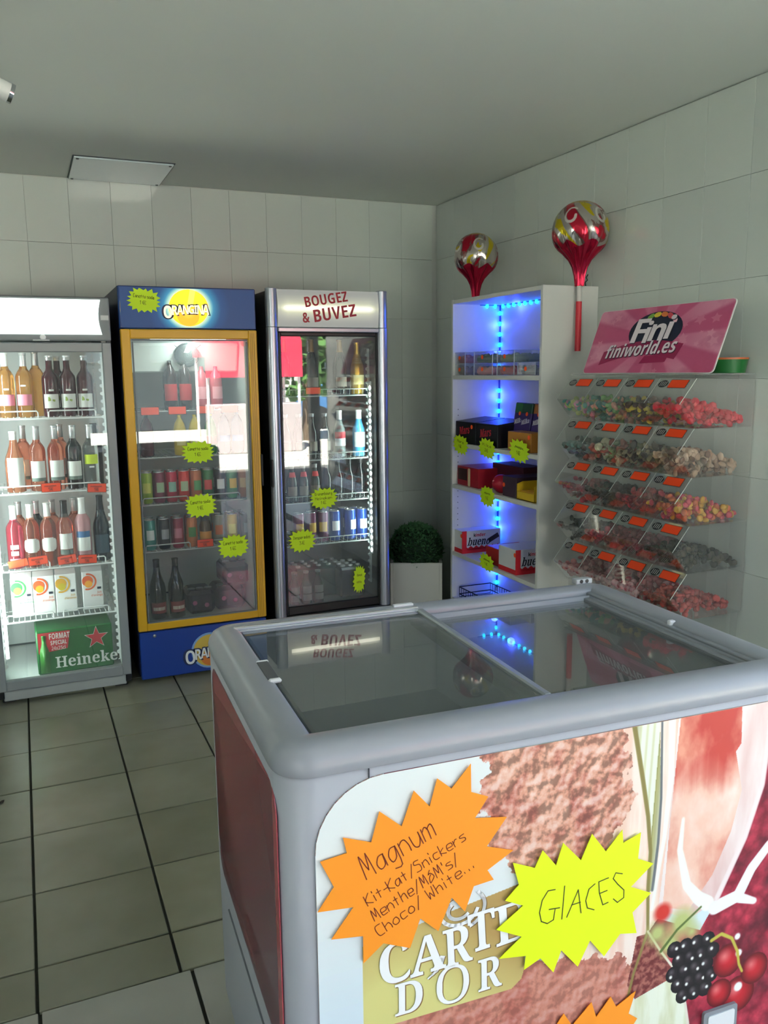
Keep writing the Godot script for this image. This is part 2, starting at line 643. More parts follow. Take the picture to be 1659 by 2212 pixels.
# ------------------------------------------------------------------ street seen in the cooler doors
func build_street():
	var b := MB.new()
	b.box(Vector3(5, -0.2, 30), Vector3(120, 0.16, 110))
	struct("floor_street", b, mt("paving", "cdcabd", 0.9))
	b = MB.new()
	b.box(Vector3(2.5, -0.115, 3.75), Vector3(30, 0.012, 3.9))
	struct("trim_pavement", b, mt("asphalt", "5c5c58", 0.9))
	# market stall with a red skirted awning
	var red := mt("awning_red", "d42a4a", 0.7)
	var o := thing("market_stall", "market stall with a red awning across the street, mirrored in the cooler doors", "stall", Vector3(4.4, -0.12, 9.2))
	b = MB.new()
	b.prism(V2([-1.0, 1.95, 1.0, 1.95, 1.0, 2.25, 0.9, 2.6, -0.9, 2.6, -1.0, 2.25]), 1.3, T(Vector3(0, 0, -0.6)))
	b.box(Vector3(0, 1.78, -0.6), Vector3(2.0, 0.5, 0.03), 0.004)
	obj("awning", b, red, o)
	for x in [-0.95, 0.95]:
		for z in [-0.5, 0.6]:
			b = MB.new()
			b.tube([Vector3(x, 0, z), Vector3(x, 2.0, z)], 0.03, 8)
			obj("post", b, mt("stall_post", "e8e8e8", 0.4), o)
	bx("counter", Vector3(0, 0.5, -0.4), Vector3(1.9, 1.0, 0.5), 0.02, mt("stall_counter", "b0a4a4", 0.7), o)
	# tree
	o = thing("street_tree", "leafy green street tree beyond the market stall, mirrored in the silver cooler", "tree", Vector3(6.35, -0.12, 11.2))
	b = MB.new()
	b.lathe([Vector2(0.16, 0), Vector2(0.12, 1.2), Vector2(0.1, 2.6), Vector2(0.0, 4.6)], 10)
	obj("trunk", b, mt("bark", "6a5a48", 0.9), o)
	b = MB.new()
	for i in 420:
		var d := Vector3(rng.randfn(), rng.randfn() * 0.9, rng.randfn()).normalized() * pow(rng.randf(), 0.4)
		b.ball(Vector3(0, 2.6, 0) + d * Vector3(1.0, 1.7, 1.0), Vector3(0.14, 0.05, 0.2), 5, 3, Basis.from_euler(Vector3(rng.randf() * 6, rng.randf() * 6, 0)))
	tag(obj("foliage", b, mt("street_leaf", "4f7a38", 0.7), o), "", "", "", "stuff")
	# parked car
	o = thing("parked_car", "small blue car parked in the street, mirrored in the silver cooler", "car", Vector3(9.3, -0.12, 15.2), 0.35)
	b = MB.new()
	b.prism(V2([-1.9, 0.35, 1.9, 0.35, 1.95, 0.7, 1.7, 0.88, 1.0, 0.95, 0.4, 1.42, -0.9, 1.45, -1.5, 1.0, -1.92, 0.92]), 1.6, T(Vector3(0, 0, -0.8)))
	obj("body", b, mt("car_blue", "4f7fb4", 0.25, 0.2), o)
	b = MB.new()
	for s in [-0.81, 0.805]:
		b = MB.new()
		b.prism(V2([0.85, 0.96, 0.36, 1.36, -0.85, 1.38, -1.25, 1.0]), 0.006, T(Vector3(0, 0, s)))
		obj("side_window", b, mt("car_glass", "1a2024", 0.1), o)
	for x in [-1.2, 1.2]:
		for z in [-0.75, 0.75]:
			b = MB.new()
			b.lathe([Vector2(0, -0.1), Vector2(0.2, -0.1), Vector2(0.33, -0.09), Vector2(0.33, 0.09), Vector2(0.2, 0.1), Vector2(0, 0.1)], 20, Transform3D(Basis(Vector3.RIGHT, PI / 2), Vector3(x, 0.33, z)))
			obj("wheel", b, mt("tyre", "1c1c1c", 0.8), o)
	# low white houses far off
	for k in 4:
		var h: float = [3.4, 4.2, 3.0, 4.6][k]
		var x: float = [-4.0, 13.5, 22.0, 3.9][k]
		o = thing("white_house", ["low white house facing the shop front from across the street", "taller white house beyond the parked car", "far white house at the right end of the street", "blue grey house behind the market stall"][k], "house", Vector3(x, -0.12, 26 if k < 3 else 19))
		b = MB.new()
		b.box(Vector3(0, h / 2, 0), Vector3(7, h, 5), 0.03)
		b.box(Vector3(0, h + 0.1, 0), Vector3(7.3, 0.2, 5.3), 0.03)
		obj("wall", b, mt("house_white", "e9e7df", 0.9) if k < 3 else mt("house_grey", "2c353b", 0.9), o)
		for i in 3:
			bx("window", Vector3(-2.2 + 2.2 * i, h * 0.55, -2.52), Vector3(0.9, 1.2, 0.06), 0.01, mt("house_window", "39424a", 0.2), o)


# ------------------------------------------------------------------ printed pictures
func fill_poly(im: Image, pts: PackedVector2Array, c: Color):
	var y0 := 1e9
	var y1 := -1e9
	for p in pts:
		y0 = minf(y0, p.y); y1 = maxf(y1, p.y)
	for y in range(maxi(0, int(y0)), mini(im.get_height(), int(y1) + 1)):
		var xs := []
		for i in pts.size():
			var a := pts[i]
			var b := pts[(i + 1) % pts.size()]
			if (a.y <= y) != (b.y <= y):
				xs.append(a.x + (y - a.y) / (b.y - a.y) * (b.x - a.x))
		xs.sort()
		for i in range(0, xs.size() - 1, 2):
			var xa := int(clampf(xs[i], 0, im.get_width()))
			var xb := int(clampf(xs[i + 1], 0, im.get_width()))
			if xb > xa:
				im.fill_rect(Rect2i(xa, y, xb - xa, 1), c)

func brush(im: Image, pts: Array, w0: float, w1: float, c: Color, soft := 2.0):
	for i in pts.size() - 1:
		var a: Vector2 = pts[i]
		var b: Vector2 = pts[i + 1]
		var n := int(a.distance_to(b) / 2.0) + 1
		for k in n:
			var t := (i + float(k) / n) / (pts.size() - 1)
			dab(im, a.lerp(b, float(k) / n), lerpf(w0, w1, t), c, soft)

func dab(im: Image, p: Vector2, r: float, c: Color, soft := 2.0):
	for y in range(maxi(0, int(p.y - r)), mini(im.get_height(), int(p.y + r) + 1)):
		for x in range(maxi(0, int(p.x - r)), mini(im.get_width(), int(p.x + r) + 1)):
			var d := r - Vector2(x, y).distance_to(p)
			if d > 0:
				im.set_pixel(x, y, im.get_pixel(x, y).lerp(c, clampf(d / soft, 0, 1) * c.a))

func berry(im: Image, p: Vector2, r: float, c: Color, hi: Color):
	for y in range(maxi(0, int(p.y - r)), mini(im.get_height(), int(p.y + r) + 1)):
		for x in range(maxi(0, int(p.x - r)), mini(im.get_width(), int(p.x + r) + 1)):
			var q := (Vector2(x, y) - p) / r
			var d := q.length()
			if d < 1.0:
				var k := (q - Vector2(-0.25, -0.3)).length()
				im.set_pixel(x, y, c.darkened(0.55 * d * d).lerp(hi, clampf(0.6 - k * 1.1, 0, 1)))

func poster_texture() -> ImageTexture:
	# one pixel a millimetre: across from 40, up from 95
	var W := 970
	var H := 795
	var Q := func(a: Array) -> PackedVector2Array:
		var r := PackedVector2Array()
		for i in range(0, a.size(), 2):
			r.append(Vector2(a[i] - 40, 890 - a[i + 1]))
		return r
	var mask := Image.create(W, H, false, Image.FORMAT_L8)
	var id := func(k: int) -> Color: return Color8(k * 20, k * 20, k * 20)
	fill_poly(mask, Q.call([600, 900, 735, 900, 725, 560, 690, 480, 720, 390, 560, 330, 420, 450, 560, 680]), id.call(3))
	fill_poly(mask, Q.call([322, 900, 330, 840, 318, 800, 340, 760, 326, 730, 360, 690, 420, 650, 520, 640, 580, 680, 628, 752, 612, 800, 606, 900]), id.call(1))
	fill_poly(mask, Q.call([100, 452, 330, 452, 420, 480, 500, 475, 610, 450, 640, 405, 600, 300, 590, 95, 100, 95]), id.call(2))
	fill_poly(mask, Q.call([674, 900, 616, 900, 645, 781, 662, 690, 664, 560, 680, 560, 684, 740]), id.call(4))
	fill_poly(mask, Q.call([716, 900, 1010, 900, 1010, 860, 930, 860, 918, 711, 884, 619, 821, 501, 760, 480, 690, 520, 706, 700]), id.call(6))
	fill_poly(mask, Q.call([721, 900, 858, 900, 862, 815, 850, 800, 870, 720, 850, 640, 812, 560, 760, 500, 700, 520, 708, 700]), id.call(5))
	fill_poly(mask, Q.call([1010, 880, 935, 860, 920, 711, 886, 619, 824, 500, 790, 450, 690, 500, 668, 475, 740, 378, 776, 253, 776, 95, 1010, 95]), id.call(7))
	fill_poly(mask, Q.call([645, 475, 676, 475, 700, 430, 742, 372, 650, 340, 628, 380]), id.call(9))
	fill_poly(mask, Q.call([600, 95, 625, 300, 640, 345, 742, 370, 772, 270, 780, 95]), id.call(10))
	fill_poly(mask, Q.call([115, 445, 385, 445, 405, 460, 411, 480, 405, 643, 115, 600]), id.call(8))
	var f := FastNoiseLite.new()
	f.seed = 3; f.frequency = 0.022; f.fractal_octaves = 5; f.noise_type = FastNoiseLite.TYPE_SIMPLEX_SMOOTH
	var g := FastNoiseLite.new()
	g.seed = 9; g.noise_type = FastNoiseLite.TYPE_CELLULAR; g.frequency = 0.032; g.cellular_return_type = FastNoiseLite.RETURN_DISTANCE
	var im := Image.create(W, H, false, Image.FORMAT_RGB8)
	var lite := Color("ecb89f")
	var mid := Color("dd9f86")
	var dark := Color("bd6a5c")
	for y in H:
		for x in W:
			var k := roundi(mask.get_pixel(x, y).r8 / 20.0)
			if k < 4:
				var jx := int(f.get_noise_2d(x * 1.1, y * 1.1 + 900) * 26.0)
				var jy := int(f.get_noise_2d(x * 1.1 + 900, y * 1.1) * 26.0)
				var k2 := roundi(mask.get_pixel(clampi(x + jx, 0, W - 1), clampi(y + jy, 0, H - 1)).r8 / 20.0)
				if k2 < 4:
					k = k2
			var c := Color("dfeaec")
			match k:
				0: c = Color("e3eaea").lerp(Color("cfe2ee"), clampf((y - 200) / 250.0, 0, 1))
				1, 2:
					var n := f.get_noise_2d(x * 0.9 + y * 0.35, y * 0.5) * 1.3
					var hole := f.get_noise_2d(x * 0.5 + 400, y * 0.28) * 1.6
					var gr := f.get_noise_2d(x * 3.0, y * 3.0) * 0.28
					c = mid.lerp(lite, clampf(n + gr, 0, 1)).lerp(dark, clampf(hole * 1.5 - 0.35, 0, 0.75))
					c = c.lerp(dark, clampf(-n - gr - 0.12, 0, 0.5))
					var em := (f.get_noise_2d(x * 1.15, y * 1.15) - f.get_noise_2d(x * 1.15 + 5.0, y * 1.15 + 8.0)) * 0.95
					c = c.lightened(clampf(em, 0, 0.45)) if em > 0 else c.darkened(clampf(-em, 0, 0.3))
					if k == 2:
						c = c.lerp(Color("b96a5c"), 0.5)
				3:
					c = Color("efcdbb").lerp(Color("f6e6da"), 0.5 + 0.5 * sin(x * 0.12 + f.get_noise_2d(x, y * 0.1) * 4.0))
				4:
					var t := fposmod((x - 576.0 + (y * 0.045)) / 60.0, 1.0)
					c = Color("8d8a4c").lerp(Color("e8efdf"), clampf(t * 3.0, 0, 1))
					c = c.lerp(Color("c4c38c"), 0.5 * clampf(sin(t * 26.0), 0, 1))
				5:
					var n := f.get_noise_2d(x * 0.45, y * 0.3) * 1.3
					var top := clampf((f.get_noise_2d(x * 0.6, 50) * 60 + 160 - y) / 80.0, 0, 1)
					c = Color("efc4b0").lerp(Color("f7e2d8"), clampf(n, 0, 1)).lerp(Color("d67e6c"), clampf(-n - 0.1, 0, 0.7))
					c = c.lerp(Color("c8483e").lerp(Color("eda98e"), clampf(n + 0.15, 0, 0.9)), top)
				6: c = Color("efe3e0").lerp(Color("dcb9b4"), clampf(f.get_noise_2d(x * 0.5, y * 0.12) + 0.3, 0, 1))
				7:
					var d := g.get_noise_2d(x, y)
					c = Color("d8455c").lerp(Color("7a1428"), clampf((d + 0.95) * 1.5, 0, 1))
					c = c.lerp(Color("3a0c18"), clampf(f.get_noise_2d(x * 0.3, y * 0.3) * 1.6, 0, 0.7))
				8:
					var t := float(x) / W
					c = Color("b99a5c").lerp(Color("d9d488"), clampf(0.35 + (y - 340) / 160.0 + sin(x * 0.012) * 0.5, 0, 1))
				9: c = Color("a8685c").lerp(Color("6e2c2c"), clampf(0.5 + f.get_noise_2d(x * 3, y * 3) * 1.5, 0, 1))
				10: c = Color("e6ecd8").lerp(Color("c9cda0"), clampf(f.get_noise_2d(x * 1.2, y * 0.2) + 0.2, 0, 1))
			im.set_pixel(x, y, c)
	# the silver rim, the gold one, the white highlights of the second cup
	brush(im, Array(Q.call([678, 900, 684, 740, 682, 653, 674, 560])), 3, 4, Color("6c7276"), 2)
	brush(im, Array(Q.call([617, 900, 643, 781, 657, 712, 666, 640, 664, 570, 668, 480, 640, 400, 615, 290])), 6, 4, Color("8d8148"), 4)
	brush(im, Array(Q.call([668, 480, 700, 430, 740, 375, 764, 300, 774, 250])), 3, 4, Color("e2dccb"), 2)
	brush(im, Array(Q.call([700, 900, 704, 780, 695, 660, 674, 520])), 9, 5, Color("f2f4ee"), 7)
	brush(im, Array(Q.call([736, 690, 732, 628, 752, 553, 780, 520, 806, 500])), 5, 17, Color("f3f5ee"), 6)
	brush(im, Array(Q.call([1010, 640, 944, 590, 905, 550, 876, 500, 818, 488])), 10, 16, Color("eef2ee"), 5)
	brush(im, Array(Q.call([930, 860, 918, 720, 884, 620, 824, 505])), 8, 8, Color("efe0de"), 7)
	brush(im, Array(Q.call([880, 495, 920, 478])), 12, 8, Color("eef2ee"), 5)
	for a in [[690, 470, 34], [745, 478, 40], [720, 440, 36], [770, 452, 28]]:
		var p: Vector2 = Q.call([a[0], a[1]])[0]
		dab(im, p, a[2], Color("b9c37c"), 26)
	brush(im, Array(Q.call([700, 430, 735, 465, 790, 500])), 4, 3, Color("5c6f34"), 2)
	dab(im, Q.call([700, 510])[0], 24, Color("d4392f"), 12)
	for i in 26:
		var p: Vector2 = Q.call([705 + (i % 5) * 26 + (i / 5) % 2 * 13, 425 - (i / 5) * 26])[0]
		if p.x > 672 + (p.y - 470) * 0.3:
			berry(im, p, 17, Color("2a2024"), Color("8a8488"))
			dab(im, p + Vector2(rng.randf_range(-8, 8), rng.randf_range(-8, 8)), 5, Color("eef4ee"), 3)
	for a in [[862, 366, 36], [893, 284, 40], [845, 300, 30], [930, 330, 34]]:
		berry(im, Q.call([a[0], a[1]])[0], a[2], Color("c8202c"), Color("f4b0a8"))
	for a in [[882, 412, 9], [888, 375, 10], [892, 300, 12]]:
		dab(im, Q.call([a[0], a[1]])[0], a[2], Color("eef4f0"), 4)
	brush(im, Array(Q.call([818, 420, 842, 428, 868, 412, 884, 380, 890, 350, 900, 330])), 5, 4, Color("c0b84a"), 3)
	# strawberry at the lower left
	dab(im, Q.call([100, 420])[0], 26, Color("d8404a"), 8)
	brush(im, Array(Q.call([78, 440, 96, 456, 110, 444])), 7, 4, Color("8fae5a"), 3)
	return ImageTexture.create_from_image(im)


# ------------------------------------------------------------------ chest freezer
func sweep(mb: MB, x0: float, z0: float, x1: float, z1: float, r: float, prof: Array, seg := 7):
	var dirs := []
	var cor := []
	for k in 4:
		for i in seg + 1:
			var a := PI / 2 * (k + float(i) / seg)
			dirs.append(Vector2(cos(a), sin(a)))
			cor.append(k)
	var P := func(i: int, q: Vector2) -> Vector3:
		var m := r + maxf(0.0, q.x - r)
		var rr := maxf(r - q.x, 0.0)
		var c := [Vector2(x1 - m, z1 - m), Vector2(x0 + m, z1 - m), Vector2(x0 + m, z0 + m), Vector2(x1 - m, z0 + m)][cor[i]] as Vector2
		var w: Vector2 = c + dirs[i] * rr
		return Vector3(w.x, q.y, w.y)
	var sn := []
	for i in prof.size() - 1:
		var d: Vector2 = prof[i + 1] - prof[i]
		sn.append(Vector2(d.y, d.x).normalized())   # outward, up
	for i in prof.size() - 1:
		var n0: Vector2 = sn[i]
		var n1: Vector2 = sn[i]
		if i > 0 and sn[i].dot(sn[i - 1]) > 0.6: n0 = (sn[i] + sn[i - 1]).normalized()
		if i < prof.size() - 2 and sn[i].dot(sn[i + 1]) > 0.6: n1 = (sn[i] + sn[i + 1]).normalized()
		for s in dirs.size():
			var t := (s + 1) % dirs.size()
			var N := func(k: int, q: Vector2) -> Vector3: return Vector3(dirs[k].x * q.x, q.y, dirs[k].y * q.x)
			mb.tri(P.call(s, prof[i]), P.call(t, prof[i]), P.call(t, prof[i + 1]), N.call(s, n0), N.call(t, n0), N.call(t, n1))
			mb.tri(P.call(s, prof[i]), P.call(t, prof[i + 1]), P.call(s, prof[i + 1]), N.call(s, n0), N.call(t, n1), N.call(s, n1))

func build_freezer():
	var o := thing("chest_freezer", "grey chest freezer with sliding glass lids and an ice cream poster on its front", "freezer", Vector3(0.318, 0, -1.118), deg_to_rad(-2.79))
	var grey := mt("freezer_plastic", "a9adb6", 0.38)
	var x0 := -0.012
	var x1 := 1.035
	var z0 := -0.708
	var b := MB.new()
	sweep(b, x0, z0, x1, 0.0, 0.06, [Vector2(0.055, 0.0), Vector2(0.055, 0.05), Vector2(0.012, 0.058), Vector2(0.003, 0.07), Vector2(0.003, 0.893), Vector2(0.007, 0.896), Vector2(0.007, 0.899)])
	# the liner of the well
	sweep(b, x0, z0, x1, 0.0, 0.06, [Vector2(0.085, 0.93), Vector2(0.09, 0.3)])
	b.box(Vector3(0.51, 0.29, -0.354), Vector3(0.9, 0.02, 0.56))
	obj("body", b, grey, o)
	b = MB.new()
	sweep(b, x0, z0, x1, 0.0, 0.06, [Vector2(0.002, 0.899), Vector2(0.0, 0.902), Vector2(0.0, 0.914), Vector2(0.003, 0.926), Vector2(0.010, 0.937), Vector2(0.021, 0.9435), Vector2(0.036, 0.946), Vector2(0.05, 0.9455), Vector2(0.062, 0.943), Vector2(0.068, 0.940), Vector2(0.07, 0.936), Vector2(0.07, 0.90)])
	var rim := obj("rim", b, mt("freezer_rim", "969aa2", 0.3), o)
	# stepped rails at the back and right, aluminium strip along the back left
	b = MB.new()
	b.box(Vector3(0.74, 0.93, -0.665), Vector3(0.46, 0.016, 0.012), 0.002)
	b.box(Vector3(0.74, 0.924, -0.654), Vector3(0.46, 0.016, 0.012), 0.002)
	b.box(Vector3(0.961, 0.927, -0.354), Vector3(0.02, 0.016, 0.59), 0.002)
	b.box(Vector3(0.945, 0.919, -0.354), Vector3(0.022, 0.012, 0.58), 0.002)
	obj("lid_rail", b, mt("freezer_rail", "84888e", 0.4), o)
	b = MB.new()
	b.box(Vector3(0.265, 0.942, -0.650), Vector3(0.44, 0.008, 0.014), 0.002)
	b.box(Vector3(0.265, 0.9385, -0.640), Vector3(0.42, 0.004, 0.007), 0.001)
	obj("lid_track", b, mt("rail_alu", "c8cacd", 0.25, 0.6), o)
	b = MB.new()
	b.box(Vector3(0.972, 0.951, -0.69), Vector3(0.05, 0.014, 0.022), 0.002)
	obj("corner_block", b, mt("freezer_block", "b2b6ba", 0.4), o)
	for k in 2:
		b = MB.new()
		b.lathe([Vector2(0, 0), Vector2(0.005, 0), Vector2(0.005, 0.0008), Vector2(0, 0.0008)], 12, Transform3D(Basis(Vector3.RIGHT, PI / 2), Vector3(0.963 + 0.017 * k, 0.952, -0.6788)))
		obj("screw_hole", b, mt("black_plastic", "141516", 0.5), o)
	b = MB.new()
	b.box(Vector3(0.455, 0.9475, -0.668), Vector3(0.05, 0.006, 0.012), 0.001)
	obj("lid_stop", b, mt("clip_white", "e2e4e6", 0.4), o)
	b = MB.new()
	b.box(Vector3(0.966, 0.938, -0.33), Vector3(0.016, 0.014, 0.012), 0.002)
	obj("lid_stop", b, mt("clip_white", "e2e4e6", 0.4), o)
	# lids
	var gl := pane("freezer_glass", 0.30, 0.5, 0.0, "6f7672")
	var lid := bx("glass_lid", Vector3(0.272, 0.934, -0.354), Vector3(0.42, 0.006, 0.566), 0.0, gl, o)
	b = MB.new()
	b.box(Vector3(0.489, 0.9355, -0.36), Vector3(0.016, 0.011, 0.585), 0.003)
	obj("lid_edge", b, mt("lid_edge", "a3a8ac", 0.3, 0.3), lid)
	bx("glass_lid", Vector3(0.70, 0.915, -0.354), Vector3(0.49, 0.006, 0.575), 0.0, gl, o)
	# finger hold sunk in the left rim
	b = MB.new()
	b.box(Vector3(0.056, 0.9415, -0.36), Vector3(0.022, 0.008, 0.10), 0.001)
	obj("finger_hold", b, mt("hold_dark", "56595c", 0.5), o)
	b = MB.new()
	b.box(Vector3(0.057, 0.943, -0.306), Vector3(0.024, 0.008, 0.012), 0.003)
	obj("hold_end", b, mt("clip_white", "e2e4e6"), o)
	b = MB.new()
	b.box(Vector3(0.057, 0.943, -0.414), Vector3(0.024, 0.006, 0.007), 0.002)
	obj("hold_end", b, mt("clip_white", "e2e4e6"), o)
	b = MB.new()
	b.box(Vector3(0.131, 0.89, -0.0022), Vector3(0.0016, 0.017, 0.003))
	obj("seam", b, mt("seam_dark", "3c3e44", 0.8), o)
	# poster
	var po := PackedVector2Array()
	po.append(Vector2(0.042, 0.10)); po.append(Vector2(0.995, 0.10)); po.append(Vector2(0.995, 0.886))
	for i in 9:
		var a := PI / 2 + PI / 2 * i / 8.0
		po.append(Vector2(0.155 + 0.113 * cos(a), 0.773 + 0.113 * sin(a)))
	b = MB.new()
	b.prism(po, 0.0025, T(Vector3(0, 0, -0.002)))
	var pm := mt("poster_print", "ffffff", 0.32)
	pm.albedo_texture = poster_texture()
	pm.uv1_scale = Vector3(0.953 / 0.97, 0.786 / 0.795, 1)
	pm.uv1_offset = Vector3(0.002 / 0.97, 0.004 / 0.795, 0)
	var poster := obj("poster", b, pm, o)
	var tx := [["C", 0.168, 0.556, 0.074, 0.05], ["A", 0.226, 0.556, 0.070, 0.03], ["R", 0.280, 0.556, 0.070, 0.05], ["T", 0.326, 0.572, 0.072, 0.06], ["E", 0.379, 0.572, 0.074, 0.08], ["D", 0.194, 0.487, 0.058, 0.0], ["O", 0.273, 0.486, 0.070, 0.0], ["R", 0.341, 0.488, 0.060, 0.02]]
	var SERIF := SystemFont.new()
	SERIF.font_names = PackedStringArray(["Droid Serif"])
	for k in 2:
		b = MB.new()
		for t in tx:
			b.text(t[0], T(Vector3(t[1] + 0.0022 * (1 - k), t[2] - 0.0025 * (1 - k), 0.0012 + 0.0008 * k), 0, 0, t[4]), t[3], 0.0006, SERIFB if t[0] != "O" else SERIF, {"R": 0.78, "E": 0.9, "T": 0.8, "O": 0.98}.get(t[0], 0.88))
		for i in 6:
			var ap := [Vector2(0.228, 0.512), Vector2(0.236, 0.517), Vector2(0.243, 0.522), Vector2(0.248, 0.528), Vector2(0.251, 0.534), Vector2(0.252, 0.540), Vector2(0.253, 0.543)]
			b.ribbon([ap[i] + Vector2(0.002, -0.002) * (1 - k), ap[i + 1] + Vector2(0.002, -0.002) * (1 - k)], 0.003 + 0.0013 * i, T(Vector3(0, 0, 0.0013 + 0.0008 * k)))
		# the swirled heart over the name
		for a in [[0.034, 0.2, 4.6, 0.0032], [0.02, 0.7, 3.9, 0.003], [0.047, -0.7, 1.1, 0.003]]:
			var pts := []
			for i in 15:
				var q: float = lerpf(a[1], a[2], i / 14.0)
				pts.append(Vector2(0.284 + cos(q) * a[0], 0.622 - sin(q) * a[0] * 0.8) + Vector2(0.002, -0.002) * (1 - k))
			b.ribbon(pts, a[3] * 2, T(Vector3(0, 0, 0.0012 + 0.0008 * k)))
		obj("lettering", b, mt("letter_shadow", "86683a", 0.5) if k == 0 else mt("letter_white", "f4f6f6", 0.4), poster)
	# temperature display
	var dp := thing("temperature_display", "small grey framed temperature display set in the freezer front below the berries", "display", Vector3(0.318, 0, -1.118), deg_to_rad(-2.79))
	b = MB.new()
	b.prism(round_rect(0.806, 0.18, 0.888, 0.270, 0.006), 0.006, T(Vector3(0, 0, 0.0006)))
	obj("frame", b, mt("display_frame", "878d92", 0.4), dp)
	b = MB.new()
	b.prism(round_rect(0.816, 0.225, 0.880, 0.261, 0.004), 0.002, T(Vector3(0, 0, 0.0065)))
	obj("screen", b, mt("display_face", "dde1e2", 0.2), dp)
	# red panel on the left side
	b = MB.new()
	var rp := round_rect(0.035, 0.395, 0.640, 0.876, 0.05)
	b.prism(rp, 0.0015, Transform3D(Basis(Vector3(0, 0, -1), Vector3.UP, Vector3(-1, 0, 0)), Vector3(x0 + 0.0045, 0, 0)))
	obj("side_sticker", b, mt("side_red", "b44a56", 0.14), o)
	b = MB.new()
	for i in 1:
		b.box(Vector3(x0 + 0.002, 0.345, -0.36), Vector3(0.004, 0.004, 0.36), 0.001)
	obj("vent_line", b, mt("vent_grey", "6a6c72", 0.6), o)

	# paper stars on the poster
	var ink := mt("pen_brown", "7c2a14", 0.6)
	var XF := o.transform
	var st := thing("paper_star", "large orange paper star on the freezer poster listing ice creams by hand", "price star")
	st.transform = XF * T(Vector3(0, 0, 0.004), 0, 0, 0)
	b = MB.new()
	b.prism(V2([302, 878, 303, 829, 334, 815, 310, 782, 369, 772, 332, 727, 382, 709, 334, 684, 346, 664, 309, 661, 293, 619, 269, 650, 245, 596, 213, 627, 195, 579, 149, 600, 115, 574, 115, 622, 63, 630, 100, 676, 42, 682, 69, 718, 48, 765, 91, 770, 85, 797, 131, 779, 145, 828, 182, 795, 203, 851, 230, 819, 243, 864, 268, 842], 0.001), 0.001)
	obj("paper", b, mt("neon_orange", "ff9a1c", 0.6), st)
	b = MB.new()
	var X := T(Vector3(0, 0, 0.0014))
	pen_text(b, "Magnum", Vector2(0.122, 0.719), Vector2(0.246, 0.770), 0.042, 0.0018, X, 0.0008)
	pen_text(b, "Kit-Kat/Snickers", Vector2(0.124, 0.672), Vector2(0.298, 0.750), 0.020, 0.0015, X, 0.0005)
	pen_text(b, "Menthe/M&M's/", Vector2(0.135, 0.643), Vector2(0.286, 0.712), 0.021, 0.0015, X, 0.0005)
	pen_text(b, "Choco/ White...", Vector2(0.142, 0.614), Vector2(0.314, 0.698), 0.020, 0.0015, X, 0.0005)
	obj("handwriting", b, ink, st)
	st = thing("paper_star", "yellow paper star reading GLACES on the freezer poster", "price star")
	st.transform = XF * T(Vector3(0, 0, 0.0055))
	b = MB.new()
	b.prism(V2([381, 687, 423, 668, 438, 697, 465, 663, 478, 702, 515, 661, 536, 706, 566, 666, 599, 700, 602, 674, 639, 686, 635, 636, 669, 619, 622, 584, 667, 561, 628, 532, 639, 488, 603, 496, 570, 460, 539, 500, 515, 455, 480, 497, 465, 458, 438, 493, 406, 480, 409, 506, 357, 515, 400, 545, 351, 571, 402, 603, 367, 621, 393, 644], 0.001), 0.001)
	obj("paper", b, mt("neon_yellow", "e6f800", 0.6), st)
	b = MB.new()
	for s in [[464, 618, 450, 619, 439, 604, 434, 582, 438, 564, 450, 557, 462, 561, 465, 581], [453, 583, 474, 581], [483, 620, 479, 558], [489, 559, 511, 606, 518, 560], [498, 580, 516, 581], [545, 609, 533, 602, 527, 581, 531, 566, 545, 559], [573, 614, 553, 611, 555, 589, 563, 564, 574, 566], [557, 588, 571, 590], [602, 615, 588, 620, 583, 610, 593, 597, 607, 582, 607, 567, 594, 561, 585, 570]]:
		b.ribbon(Array(V2(s, 0.001)), 0.0019, X)
	obj("handwriting", b, mt("ink_grey", "3c4410", 0.6), st)
	st = thing("paper_star", "lower orange paper star on the freezer poster, cut by the picture edge", "price star")
	st.transform = XF * T(Vector3(0, 0, 0.004))
	b = MB.new()
	b.prism(V2([477, 352, 490, 368, 508, 338, 548, 373, 559, 339, 589, 372, 602, 347, 644, 367, 630, 324, 650, 308, 632, 285, 664, 258, 616, 246, 622, 205, 585, 226, 560, 188, 540, 224, 506, 196, 500, 236, 452, 222, 468, 262, 424, 276, 458, 300, 432, 330, 470, 332], 0.001), 0.001)
	obj("paper", b, mt("neon_orange", "ff9a1c"), st)


